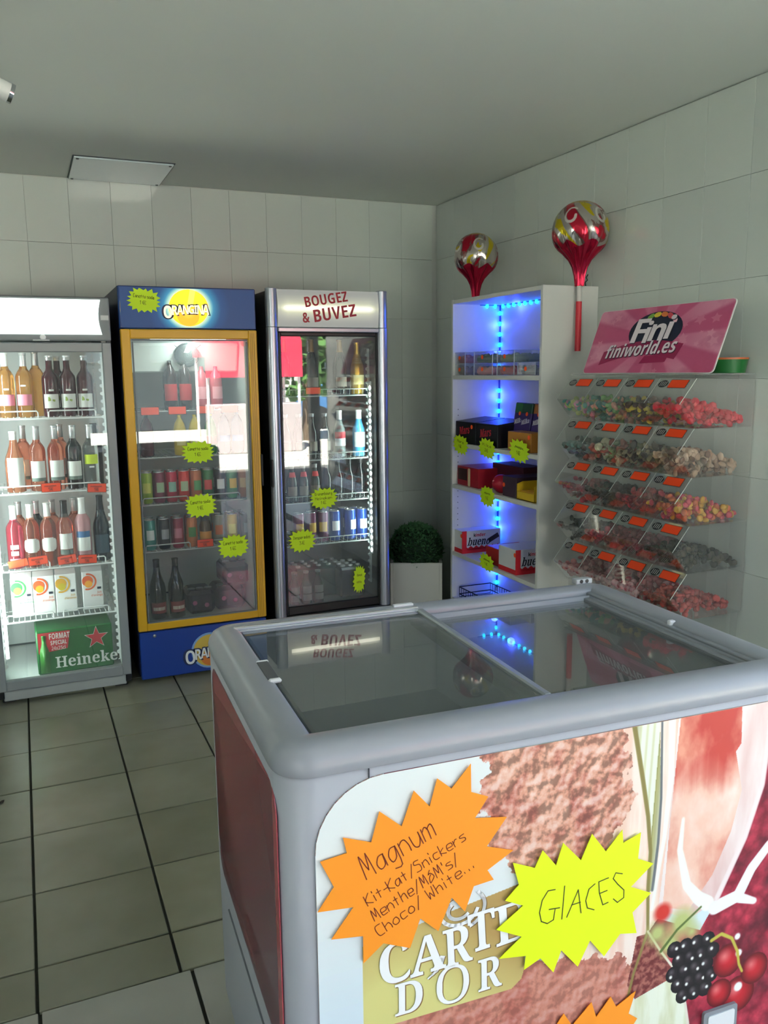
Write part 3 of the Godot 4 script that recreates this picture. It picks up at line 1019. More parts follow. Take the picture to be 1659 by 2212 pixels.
# ------------------------------------------------------------------ coolers: shared pieces
func shell(o: Node3D, w: float, y0: float, y1: float, d: float, outer: Material, inner: Material, wall := 0.035, top := 0.03, fy0 := 0.1):
	# cabinet of five slabs, and the liner inside it
	var b := MB.new()
	for s in [-1, 1]:
		b.box(Vector3(s * (w / 2 - wall / 4), (y0 + y1) / 2, -d / 2 - 0.015), Vector3(wall / 2, y1 - y0, d - 0.03), 0.003)
	b.box(Vector3(0, (y0 + y1) / 2, -d + wall / 4), Vector3(w, y1 - y0, wall / 2), 0.003)
	b.box(Vector3(0, y1 - top / 4, -d / 2 - 0.015), Vector3(w - 0.002, top / 2, d - 0.032), 0.002)
	b.box(Vector3(0, (y0 + fy0) / 2 - 0.012, -d / 2 - 0.02), Vector3(w - 0.004, fy0 - y0 - 0.024, d - 0.05), 0.002)
	obj("cabinet", b, outer, o)
	b = MB.new()
	var t := wall / 2
	for s in [-1, 1]:
		b.box(Vector3(s * (w / 2 - t * 1.5), (fy0 + y1) / 2, -d / 2 - 0.02), Vector3(t, y1 - fy0 - top, d - 0.06))
	b.box(Vector3(0, (fy0 + y1) / 2, -d + t * 1.5), Vector3(w - 2 * t, y1 - fy0 - top, t))
	b.box(Vector3(0, y1 - top * 0.75, -d / 2 - 0.02), Vector3(w - 2 * t, top / 2, d - 0.07))
	b.box(Vector3(0, fy0 - 0.012, -d / 2 - 0.02), Vector3(w - 2 * t, 0.022, d - 0.07))
	obj("liner", b, inner, o)

func door(o: Node3D, w: float, y0: float, y1: float, side: float, top: float, bot: float, m: Material, gl: Material, z := 0.0, thick := 0.03, bev := 0.004) -> MeshInstance3D:
	var b := MB.new()
	var h := y1 - y0
	for s in [-1, 1]:
		b.box(Vector3(s * (w / 2 - side / 2), (y0 + y1) / 2, z - thick / 2), Vector3(side, h, thick), bev)
	b.box(Vector3(0, y1 - top / 2, z - thick / 2), Vector3(w - 2 * side + 0.004, top, thick - 0.001), bev)
	b.box(Vector3(0, y0 + bot / 2, z - thick / 2), Vector3(w - 2 * side + 0.004, bot, thick - 0.001), bev)
	var dr := obj("door", b, m, o)
	for k in 2:
		bx("glass_pane", Vector3(0, (y0 + bot + y1 - top) / 2, z - 0.010 - 0.014 * k), Vector3(w - 2 * side + 0.002, h - top - bot + 0.002, 0.004), 0.0, gl, dr)
	return dr

func wire_shelf(o: Node3D, w: float, y: float, zf: float, d: float, m: Material, loops := true, fence := 0.0):
	var b := MB.new()
	b.tube([Vector3(-w / 2, y - 0.006, zf), Vector3(w / 2, y - 0.006, zf)], 0.004, 6)
	b.tube([Vector3(-w / 2, y - 0.006, zf - d), Vector3(w / 2, y - 0.006, zf - d)], 0.003, 5)
	b.tube([Vector3(-w / 2, y - 0.008, zf - d / 2), Vector3(w / 2, y - 0.008, zf - d / 2)], 0.003, 5)
	for s in [-1, 1]:
		b.tube([Vector3(s * w / 2, y - 0.006, zf), Vector3(s * w / 2, y - 0.006, zf - d)], 0.004, 5)
	var n := int(w / 0.024)
	for i in range(1, n):
		var x := -w / 2 + w * i / n
		var pts := [Vector3(x, y - 0.003, zf - d), Vector3(x, y - 0.003, zf - 0.004)]
		pts.append(Vector3(x, y + 0.004 + fence, zf + 0.001))
		b.tube(pts, 0.0018, 4)
	if fence > 0.0:
		b.tube([Vector3(-w / 2, y + fence + 0.004, zf), Vector3(w / 2, y + fence + 0.004, zf)], 0.0028, 5)
	var sh := obj("wire_shelf", b, m, o)
	if loops:
		for k in 2:
			b = MB.new()
			var xa := -w / 2 + 0.02 + k * (w / 2 - 0.005)
			var xb := xa + w / 2 - 0.05
			b.tube([Vector3(xa, y - 0.004, zf), Vector3(xa, y + 0.022, zf), Vector3(xa + 0.006, y + 0.029, zf), Vector3(xb - 0.006, y + 0.029, zf), Vector3(xb, y + 0.022, zf), Vector3(xb, y - 0.004, zf)], 0.0032, 6)
			obj("guard_rail", b, m, sh)

func upright(o: Node3D, x: float, y0: float, y1: float, z: float, m: Material, sgn: float):
	var b := MB.new()
	b.box(Vector3(x, (y0 + y1) / 2, z), Vector3(0.006, y1 - y0, 0.02))
	var k := 0
	while y0 + k * 0.036 < y1 - 0.03:
		b.prism(V2([0, 0, 0.013, 0.008, 0.013, 0.017, 0, 0.022]), 0.016, Transform3D(Basis(Vector3(sgn, 0, 0), Vector3.UP, Vector3.BACK), Vector3(x, y0 + k * 0.036, z - 0.008)))
		k += 1
	obj("shelf_standard", b, m, o)

const BORDEAUX := [[0, 0], [0.033, 0], [0.0365, 0.004], [0.0365, 0.185], [0.034, 0.2], [0.026, 0.215], [0.018, 0.226], [0.0148, 0.238], [0.014, 0.29], [0.0155, 0.291], [0.0155, 0.299], [0, 0.3]]
const BURGUNDY := [[0, 0], [0.036, 0], [0.040, 0.004], [0.040, 0.15], [0.036, 0.175], [0.026, 0.205], [0.018, 0.235], [0.0145, 0.262], [0.014, 0.29], [0.0158, 0.291], [0.0158, 0.3], [0, 0.301]]
const PETBOTTLE := [[0, 0], [0.036, 0], [0.043, 0.01], [0.043, 0.09], [0.040, 0.11], [0.043, 0.13], [0.043, 0.19], [0.034, 0.23], [0.018, 0.26], [0.013, 0.27], [0.013, 0.29], [0, 0.291]]
const LONGNECK := [[0, 0], [0.027, 0], [0.030, 0.004], [0.030, 0.125], [0.027, 0.145], [0.018, 0.17], [0.0135, 0.19], [0.0128, 0.225], [0.014, 0.227], [0.014, 0.236], [0, 0.237]]

func prof(a: Array, k := 1.0, kr := 1.0) -> Array:
	var r := []
	for p in a:
		r.append(Vector2(p[0] * kr, p[1] * k))
	return r

# spec: glass material, capsule material, label rows [[y0, y1, half angle, material], ...]
func bottle(label: String, at: Vector3, shape: Array, gm: Material, cap: Material, cap_y: float, labels: Array, grp := "", turn := 0.0, k := 1.0, kr := 1.0, cat := "bottle") -> Node3D:
	var o := thing("bottle", label, cat, at, turn, grp)
	var b := MB.new()
	var pr := prof(shape, k, kr)
	b.lathe(pr, 22)
	obj("glass", b, gm, o)
	if cap:
		b = MB.new()
		var cp := []
		for p in pr:
			if p.y >= cap_y - 0.002:
				if cp.is_empty():
					cp.append(Vector2(p.x + 0.0002, cap_y))
				cp.append(Vector2(p.x + 0.0009 if p.x > 0 else 0.0, p.y + 0.0006))
		b.lathe(cp, 16)
		obj("capsule", b, cap, o)
	var R := 0.0
	for p in pr:
		R = maxf(R, p.x)
	for l in labels:
		b = MB.new()
		if l.size() > 4:      # oval label
			for i in 12:
				var t0 := -1.0 + 2.0 * i / 12.0
				var t1 := -1.0 + 2.0 * (i + 1) / 12.0
				var ww: float = l[2] * sqrt(maxf(0.05, 1.0 - pow((t0 + t1) / 2, 4)))
				var ym: float = (l[0] + l[1]) / 2
				var yh: float = (l[1] - l[0]) / 2
				b.lathe([Vector2(R + 0.0007, ym + yh * t0), Vector2(R + 0.0007, ym + yh * t1)], 10, Transform3D(), -ww, ww)
		else:
			b.lathe([Vector2(R + 0.0007, l[0]), Vector2(R + 0.0007, l[1])], 14, Transform3D(), -l[2], l[2])
		obj("label", b, l[3], o)
	return o

func can(label: String, at: Vector3, body: Material, band: Material, grp: String, turn := 0.0, r := 0.0285, h := 0.155) -> Node3D:
	var o := thing("drinks_can", label, "can", at, turn, grp)
	var b := MB.new()
	b.lathe([Vector2(r * 0.8, 0.0), Vector2(r * 0.86, 0.002), Vector2(r, 0.010), Vector2(r, h - 0.014), Vector2(r * 0.9, h - 0.004)], 20)
	obj("body", b, body, o)
	b = MB.new()
	b.lathe([Vector2(r * 0.9, h - 0.004), Vector2(r * 0.92, h - 0.001), Vector2(r * 0.9, h), Vector2(r * 0.84, h - 0.004), Vector2(0, h - 0.004)], 18)
	b.ball(Vector3(0, h - 0.0035, r * 0.3), Vector3(r * 0.3, 0.0012, r * 0.45), 8, 4)
	obj("lid", b, mt("can_lid", "c9ccce", 0.25, 0.9), o)
	if band:
		b = MB.new()
		b.lathe([Vector2(r + 0.0005, h * 0.34), Vector2(r + 0.0005, h * 0.66)], 10, Transform3D(), -0.7, 0.7)
		obj("print", b, band, o)
	return o

func wine_glass(key: String, hex: String) -> Material:
	var c := Color(hex)
	c.a = 0.10
	var m := mt(key, hex, 0.03, 0.0, {"refraction_enabled": true, "refraction_scale": 0.04})
	m.albedo_color = c
	return m


# ------------------------------------------------------------------ wine cooler at the left
func build_cooler_wine():
	var zf := -4.05
	var cx := 0.10
	var o := thing("drinks_cooler", "grey glass door cooler with a lit blank white header, full of wine bottles", "fridge", Vector3(cx, 0, zf), 0.0)
	var grey := mt("cooler_grey", "8b9092", 0.4, 0.1)
	var white := mt("liner_white", "dfe5e4", 0.5)
	shell(o, 0.60, 0.03, 1.845, 0.66, mt("cooler_side", "5a6064", 0.5), white, 0.04, 0.03, 0.085)
	bx("partition", Vector3(0, 1.632, -0.31), Vector3(0.56, 0.02, 0.56), 0.0, white, o)
	# header: bezel and bowed light box
	var b := MB.new()
	b.box(Vector3(0, 1.745, -0.012), Vector3(0.60, 0.192, 0.024), 0.005)
	obj("header", b, mt("header_grey", "7d8385", 0.45), o)
	b = MB.new()
	var pl := PackedVector2Array()
	for i in 9:
		var t := i / 8.0
		pl.append(Vector2(0.262 - 0.012 * sin(PI * t), 1.677 + 0.153 * t))
	for i in 9:
		var t := i / 8.0
		pl.append(Vector2(-0.262 + 0.012 * sin(PI * t), 1.83 - 0.153 * t))
	b.prism(pl, 0.006, T(Vector3(0, 0, 0.001)))
	obj("light_panel", b, glow("panel_glow", "f0fffa", 1.15), o)
	area("header_light", Vector3(cx, 1.753, zf + 0.015), Vector3(0, 0, 1), Vector2(0.5, 0.15), "f0fffa", 0.06, o)
	bx("logo_plate", Vector3(0.277, 1.752, 0.002), Vector3(0.034, 0.022, 0.004), 0.001, mt("plate_pale", "c8cccc", 0.4), o)
	b = MB.new()
	b.lathe([Vector2(0, 0.012), Vector2(0.009, 0.012), Vector2(0.013, 0.008), Vector2(0.013, 0)], 18, Transform3D(Basis(Vector3.RIGHT, PI / 2), Vector3(0.012, 1.664, 0.0)))
	obj("lock_knob", b, mt("knob_white", "f2f4f4", 0.4), o)
	bx("lock_plate", Vector3(0.005, 1.652, 0.001), Vector3(0.07, 0.006, 0.004), 0.001, mt("plate_pale", "c8cccc"), o)
	# door
	door(o, 0.594, 0.062, 1.642, 0.040, 0.042, 0.048, mt("door_grey", "94999a", 0.4, 0.1), pane("cooler_glass", 0.02, 0.6), 0.002, 0.035)
	bx("kick_panel", Vector3(0, 0.037, -0.02), Vector3(0.545, 0.046, 0.03), 0.004, mt("kick_pale", "a9adab", 0.5), o)
	for s in [-1, 1]:
		b = MB.new()
		b.box(Vector3(s * 0.283, 0.045, -0.012), Vector3(0.026, 0.034, 0.03), 0.003)
		obj("hinge", b, mt("black_plastic", "141516"), o)
		b = MB.new()
		b.box(Vector3(s * 0.25, 0.008, -0.06), Vector3(0.06, 0.03, 0.05), 0.004)
		obj("foot", b, mt("black_plastic", "141516"), o)
		b = MB.new()
		b.box(Vector3(s * 0.25, 0.008, -0.56), Vector3(0.06, 0.03, 0.05), 0.004)
		obj("foot", b, mt("black_plastic", "141516"), o)
	var wire := mt("wire_white", "e6eae8", 0.4)
	for y in [1.309, 0.967, 0.607, 0.362]:
		wire_shelf(o, 0.51, y, -0.105, 0.44, wire)
	for s in [-1, 1]:
		upright(o, s * 0.258, 0.14, 1.58, -0.10, wire, -s)
		upright(o, s * 0.258, 0.14, 1.58, -0.5, wire, -s)
	# light tube down the left of the door
	b = MB.new()
	b.tube([Vector3(-0.243, 0.2, -0.065), Vector3(-0.243, 1.56, -0.065)], 0.008, 10)
	obj("light_tube", b, glow("tube_glow", "f2fffb", 3.0), o)
	area("wine_tube_light", Vector3(cx - 0.228, 0.88, zf - 0.07), Vector3(0.8, 0, -0.6), Vector2(0.02, 1.36), "eafff8", 0.5, o)

	# what stands in it
	var red := mt("glass_red_wine", "3c0a16", 0.06)
	var dark := mt("glass_dark", "101812", 0.06)
	var blk := mt("glass_black", "0e1214", 0.12)
	var amber := wine_glass("wine_amber", "f0b060")
	var rose := wine_glass("wine_rose", "f09070")
	var rose2 := wine_glass("wine_rose_pale", "f6a880")
	var pink := wine_glass("wine_pink", "f0607a")
	var clear := wine_glass("glass_clear", "e4eee8")
	var frost := mt("glass_frosted_rose", "b8898c", 0.35)
	var silver := mt("capsule_silver", "d4d8d8", 0.3, 0.7)
	var cwhite := mt("capsule_white", "e8ece8", 0.4)
	var cblack := mt("capsule_black", "16120e", 0.35)
	var lp := mt("label_paper", "dde2dc", 0.6)
	var lpink := mt("label_pink", "e68aa0", 0.6)
	var lblue := mt("label_blue", "3f6f9f", 0.6)
	var lyel := mt("label_lime", "c8e02c", 0.6)
	var lgrey := mt("label_grey", "66786f", 0.6)
	var z := zf - 0.155
	var zb := zf - 0.26
	var r1 := "wine bottles on the top cooler shelf"
	var r2 := "wine bottles on the second cooler shelf"
	var r3 := "wine bottles on the third cooler shelf"
	bottle("amber bottle with a pink label at the left end of the top cooler shelf", Vector3(-0.055, 1.309, z), BORDEAUX, amber, cwhite, 0.232, [[0.055, 0.105, 1.0, lpink], [0.125, 0.133, 0.3, lp]], r1, 0.0, 0.97)
	bottle("amber bottle with a pink label, second along the top cooler shelf", Vector3(0.022, 1.309, z), BORDEAUX, amber, silver, 0.232, [[0.055, 0.105, 1.0, lpink], [0.14, 0.148, 0.3, lp]], r1, -0.15, 0.97)
	var g1 := bottle("dark red wine bottle with a white grape leaf label beside the amber bottles", Vector3(0.132, 1.309, z), BORDEAUX, red, silver, 0.255, [[0.04, 0.104, 1.0, lp], [0.118, 0.126, 0.3, lp]], r1, 0.05, 0.93)
	leaf_print(g1)
	again(g1, "dark red wine bottle with a grape leaf label, middle of three, top shelf", Vector3(0.208, 1.309, z), 0.0, r1)
	again(g1, "dark red grape leaf wine bottle nearest the hinge on the top shelf", Vector3(0.284, 1.309, z), -0.1, r1)
	again(g1, "dark red wine bottle standing behind the grape leaf bottles on the top shelf", Vector3(0.17, 1.309, zb), 0.4, r1)
	bottle("amber bottle half hidden behind the pink label bottles on the top shelf", Vector3(0.075, 1.309, zb), BORDEAUX, amber, silver, 0.232, [], r1)
	bottle("wide rosé bottle with a tall white label at the left of the second shelf", Vector3(-0.045, 0.967, z), BURGUNDY, rose2, cwhite, 0.24, [[0.03, 0.16, 0.95, lp]], r2, 0.1, 0.93, 1.05)
	var g2 := bottle("rosé bottle with a white label and silver capsule beside the wide one", Vector3(0.053, 0.967, z), BORDEAUX, rose, silver, 0.238, [[0.062, 0.14, 0.95, lp], [0.046, 0.062, 0.95, lgrey]], r2)
	again(g2, "rosé bottle with a white label, middle of the second cooler shelf", Vector3(0.133, 0.967, z), 0.1, r2)
	again(g2, "rosé bottle standing behind the middle one on the second shelf", Vector3(0.16, 0.967, zb), 0.4, r2)
	again(g2, "rosé bottle behind the wide bottle at the left of the second shelf", Vector3(-0.005, 0.967, zb), 0.4, r2)
	bottle("dark green bottle with a white label beside the rosé on the second shelf", Vector3(0.212, 0.967, z), BORDEAUX, dark, silver, 0.238, [[0.062, 0.132, 0.95, lp], [0.046, 0.062, 0.95, lgrey]], r2)
	bottle("clear bottle with a lime yellow label at the right of the second shelf", Vector3(0.288, 0.967, z), BORDEAUX, clear, silver, 0.235, [[0.115, 0.16, 0.9, lyel], [0.098, 0.106, 0.3, lp]], r2)
	bottle("black bottle in the right back corner of the second shelf", Vector3(0.315, 0.967, zb), BORDEAUX, blk, cblack, 0.235, [], r2)
	bottle("pink bottle with scattered pale marks at the left of the third shelf", Vector3(-0.072, 0.607, z), BORDEAUX, pink, cwhite, 0.228, [[0.095, 0.115, 0.5, lp], [0.065, 0.085, 0.45, lp], [0.03, 0.05, 0.7, lpink]], r3, -0.1, 0.99)
	var g3 := bottle("rosé bottle with an oval white label beside the pink bottle on the third shelf", Vector3(0.0, 0.607, z), BORDEAUX, rose, cwhite, 0.228, [[0.072, 0.138, 1.05, lp, 1]], r3)
	again(g3, "rosé bottle with an oval white label, third along the third shelf", Vector3(0.075, 0.607, z), 0.0, r3)
	bottle("rosé bottle with a black capsule and square label on the third shelf", Vector3(0.150, 0.607, z), BORDEAUX, rose, cblack, 0.225, [[0.075, 0.15, 0.9, lp], [0.05, 0.073, 0.9, lgrey]], r3, 0.0, 1.02)
	bottle("frosted pink bottle with a blue topped white label on the third shelf", Vector3(0.230, 0.607, z), BORDEAUX, frost, cwhite, 0.235, [[0.06, 0.125, 0.95, lp], [0.125, 0.155, 0.95, lblue]], r3, -0.05, 1.05)
	bottle("dark blue black sloping bottle at the right end of the third shelf", Vector3(0.314, 0.607, z - 0.01), BURGUNDY, mt("glass_blueblack", "15222c", 0.1), cblack, 0.235, [[0.04, 0.13, 0.9, mt("label_slate", "2e4654", 0.5)]], r3, 0.0, 1.06, 0.95)
	for k in 4:
		var q := bottle(["rosé bottle behind the pink one on the third shelf", "dark bottle behind the first oval label bottle", "rosé bottle behind the second oval label bottle", "rosé bottle behind the frosted pink bottle"][k], Vector3([-0.05, 0.028, 0.1, 0.2][k], 0.607, zb), BORDEAUX, [rose, blk, rose, rose][k], silver, 0.235, [], r3)
	# juice cartons
	var gr := "juice cartons on the bottom wire shelf"
	var spec := [["pomme", "3f9a50", "b8d84a", -0.062, "white juice carton with a red and green apple print at the left"], ["orange", "e2602c", "f6a820", 0.035, "white juice carton with an orange print beside the apple one"], ["ananas", "d8a42c", "c6b41e", 0.134, "white juice carton with a yellow pineapple print"], ["orange", "e2602c", "f6a820", 0.256, "white juice carton with an orange print standing apart at the right"]]
	for s in spec:
		carton(s[4], Vector3(s[3], 0.363, zf - 0.165), s[0], s[1], s[2], gr)
	# beer carton on the floor of the cooler
	var bb := thing("beer_carton", "green carton of beer bottles with a red star on the cooler floor", "carton", Vector3(0.155, 0.086, zf - 0.10), deg_to_rad(1.0))
	b = MB.new()
	b.box(Vector3(0, 0.108, -0.10), Vector3(0.345, 0.216, 0.20), 0.006)
	obj("box", b, mt("beer_green", "126a2e", 0.4), bb)
	b = MB.new()
	b.prism(V2([-0.165, 0.105, -0.035, 0.118, -0.02, 0.205, -0.165, 0.205]), 0.001, T(Vector3(0, 0, 0)))
	obj("red_flash", b, mt("beer_red", "cc2a36", 0.5), bb)
	for k in 2:
		b = MB.new()
		var sp := PackedVector2Array()
		for i in 10:
			var a := PI / 2 + PI * i / 5
			sp.append(Vector2(0.098, 0.152) + Vector2(cos(a), sin(a)) * (0.058 - 0.005 * k) * (1.0 if i % 2 == 0 else 0.4))
		b.prism(sp, 0.001, T(Vector3(0, 0, 0.0004 * k)))
		obj("star", b, mt("beer_white", "e8ece6", 0.5) if k == 0 else mt("beer_red", "cc2a36"), bb)
	b = MB.new()
	b.text("FORMAT", T(Vector3(-0.070, 0.184, 0.0015)), 0.027, 0.0006, SANSB, 0.62)
	b.text("SPECIAL", T(Vector3(-0.074, 0.152, 0.0015)), 0.020, 0.0006, SANSB, 0.68)
	b.text("24x25cl", T(Vector3(-0.076, 0.125, 0.0015)), 0.018, 0.0006, SANS, 0.75)
	b.text("Heineken", T(Vector3(0.072, 0.052, 0.0015)), 0.054, 0.0006, SERIFB, 0.92)
	obj("lettering", b, mt("beer_white", "e8ece6"), bb)
	b = MB.new()
	b.lathe(prof(LONGNECK, 0.78, 0.9), 14, Transform3D(Basis(Vector3(0.8, 0, 0), Vector3.UP, Vector3(0, 0, 0.12)), Vector3(-0.14, 0.008, 0.0015)))
	obj("printed_bottle", b, mt("beer_bottle_print", "3f8a34", 0.4), bb)
	# price labels on the shelf fronts
	var gt := "orange price labels on the wine cooler shelves"
	tag_card("orange price label under the second wine shelf, left of the pair", T(Vector3(0.101, 0.985, zf - 0.095)), 0.085, 0.042, gt)
	tag_card("orange price label at the hinge end of the second wine shelf", T(Vector3(0.302, 0.970, zf - 0.095), 0, 0, -0.06), 0.085, 0.042, gt)
	tag_card("orange price label lying at the left end of the third wine shelf", T(Vector3(-0.066, 0.640, zf - 0.09), 0, -0.9, 0.15), 0.085, 0.045, gt, false)
	tag_card("orange price label under the oval label bottles on the third shelf", T(Vector3(0.020, 0.645, zf - 0.095), 0, 0, 0.06), 0.085, 0.042, gt)
	tag_card("orange price label under the black capsule bottle on the third shelf", T(Vector3(0.147, 0.638, zf - 0.095), 0, 0, 0.1), 0.085, 0.042, gt)
	tag_card("orange price label under the frosted bottle on the third shelf", T(Vector3(0.238, 0.631, zf - 0.095), 0, 0, -0.05), 0.085, 0.042, gt)

func leaf_print(o: Node3D):
	for k in 2:
		var b := MB.new()
		for i in 6 - 2 * k:
			var a := (-0.25 + 0.5 * k) + rng.randf_range(-0.1, 0.1)
			var y: float = 0.083 - 0.012 * k + rng.randf_range(-0.008, 0.006)
			b.lathe([Vector2(0.0376, y - 0.004), Vector2(0.0376, y + 0.004)], 3, Transform3D(), a - 0.09, a + 0.09)
		obj("leaf_print", b, mt("leaf_print", "8fa84a", 0.6), o)

func carton(label: String, at: Vector3, word: String, ring: String, fruit: String, grp: String):
	var o := thing("juice_carton", label, "carton", at, 0.0, grp)
	var b := MB.new()
	b.box(Vector3(0, 0.096, -0.036), Vector3(0.095, 0.192, 0.07), 0.003)
	b.prism(V2([-0.001, 0.0, -0.07, 0.0, -0.042, 0.022, -0.029, 0.022]), 0.092, Transform3D(Basis(Vector3(0, 0, 1), Vector3.UP, Vector3(1, 0, 0)), Vector3(-0.046, 0.19, 0.0)))
	obj("body", b, mt("carton_white", "e4e6e4", 0.45), o)
	var c := Vector2(-0.022, 0.140)
	b = MB.new()
	var ringp := PackedVector2Array()
	for i in 21:
		var a := lerpf(-1.9, 1.7, i / 20.0)
		ringp.append(c + Vector2(cos(a), sin(a)) * 0.042)
	for i in 21:
		var a := lerpf(1.7, -1.9, i / 20.0)
		ringp.append(c + Vector2(cos(a), sin(a)) * 0.034)
	b.prism(ringp, 0.0008)
	obj("ring_print", b, mt("ring_" + ring, ring, 0.5), o)
	for k in 2:
		b = MB.new()
		var p := PackedVector2Array()
		for i in 20:
			var q: Vector2 = c + [Vector2(0, 0.004), Vector2(0.004, -0.012)][k] + Vector2(cos(TAU * i / 20), sin(TAU * i / 20)) * [0.026, 0.018][k]
			p.append(Vector2(maxf(q.x, -0.047), q.y))
		b.prism(p, 0.0006 + 0.0006 * k)
		obj("fruit_print", b, mt("fruit_%s_%d" % [fruit, k], fruit, 0.5) if k else mt("fruitd_" + ring, ring, 0.5), o)
	b = MB.new()
	b.text("Jus", T(Vector3(0.03, 0.085, 0.001)), 0.011, 0.0004, SANS)
	b.text(("d'" + word) if word in ["orange", "ananas"] else ("de " + word), T(Vector3(0.018, 0.070, 0.001)), 0.010, 0.0004, SANS)
	obj("lettering", b, mt("ring_" + ring, ring), o)
	bx("logo", Vector3(0.03, 0.105, 0.0), Vector3(0.018, 0.011, 0.0012), 0.0, mt("logo_navy", "232c3c", 0.5), o)


# ------------------------------------------------------------------ blue and yellow cooler
func header_texture() -> ImageTexture:
	var im := Image.create(512, 160, false, Image.FORMAT_RGB8)
	for y in 160:
		for x in 512:
			var p := Vector2((x - 254.0) / 160.0, (y - 78.0) / 160.0)
			var d := p.length()
			var c := Color("06305c").lerp(Color("14689c"), clampf(1.15 - d * 1.15, 0, 1))
			c = c.lerp(Color("58c4d8"), clampf((0.78 - d) * 2.2, 0, 1))
			c = c.lerp(Color("fff6c0"), clampf((0.60 - d) * 6.0, 0, 1))
			if d < 0.47:
				c = Color("ffd21c").lerp(Color("fff21e"), clampf((0.47 - d) * 5, 0, 1))
				var q := Vector2(p.x + 0.02, p.y - 0.2)
				if q.length() < 0.27:
					c = Color("ffb41e").lerp(Color("ffd85c"), clampf(0.8 - (q - Vector2(0, -0.1)).length() * 4, 0, 1))
				if absf(p.x - 0.02 + p.y * 0.2) < 0.07 and p.y < -0.05:
					c = Color("ffe63c").lerp(Color("fff9b4"), 0.3)
			im.set_pixel(x, y, c)
	return ImageTexture.create_from_image(im)

func orange_logo(o: Node3D, c: Vector3, k: float, lit: bool):
	var sx := [0.115, 0.092, 0.09, 0.092, 0.09, 0.05, 0.092, 0.095]
	var hs := [1.28, 1.0, 0.95, 0.9, 0.9, 0.9, 0.95, 1.02]
	for pass_ in 2:
		var b := MB.new()
		var x := -0.36
		for i in 8:
			var w: float = sx[i]
			x += w / 2
			var gx: float = 1.25 if pass_ == 0 else 1.0
			var y: float = 0.10 * pow(x / 0.36, 2) * -0.15 + 0.015 * x / 0.36 - (0.02 if i == 0 else 0.0)
			b.text("ORANGINA"[i], T(c + Vector3(x * k, y * k, 0.0010 * pass_), 0, 0, -0.1 * x), 0.15 * hs[i] * k * (1.2 if pass_ == 0 else 1.0), 0.0006, SANSB, gx * 0.78)
			x += w / 2
		if lit:
			obj("lettering", b, glow("orange_letter_lit", "ffeec4", 0.85) if pass_ else mt("orange_letter_edge", "28365e", 0.5), o)
		else:
			obj("lettering", b, mt("orange_letter", "eceff0", 0.4) if pass_ else mt("orange_letter_edge", "28365e"), o)

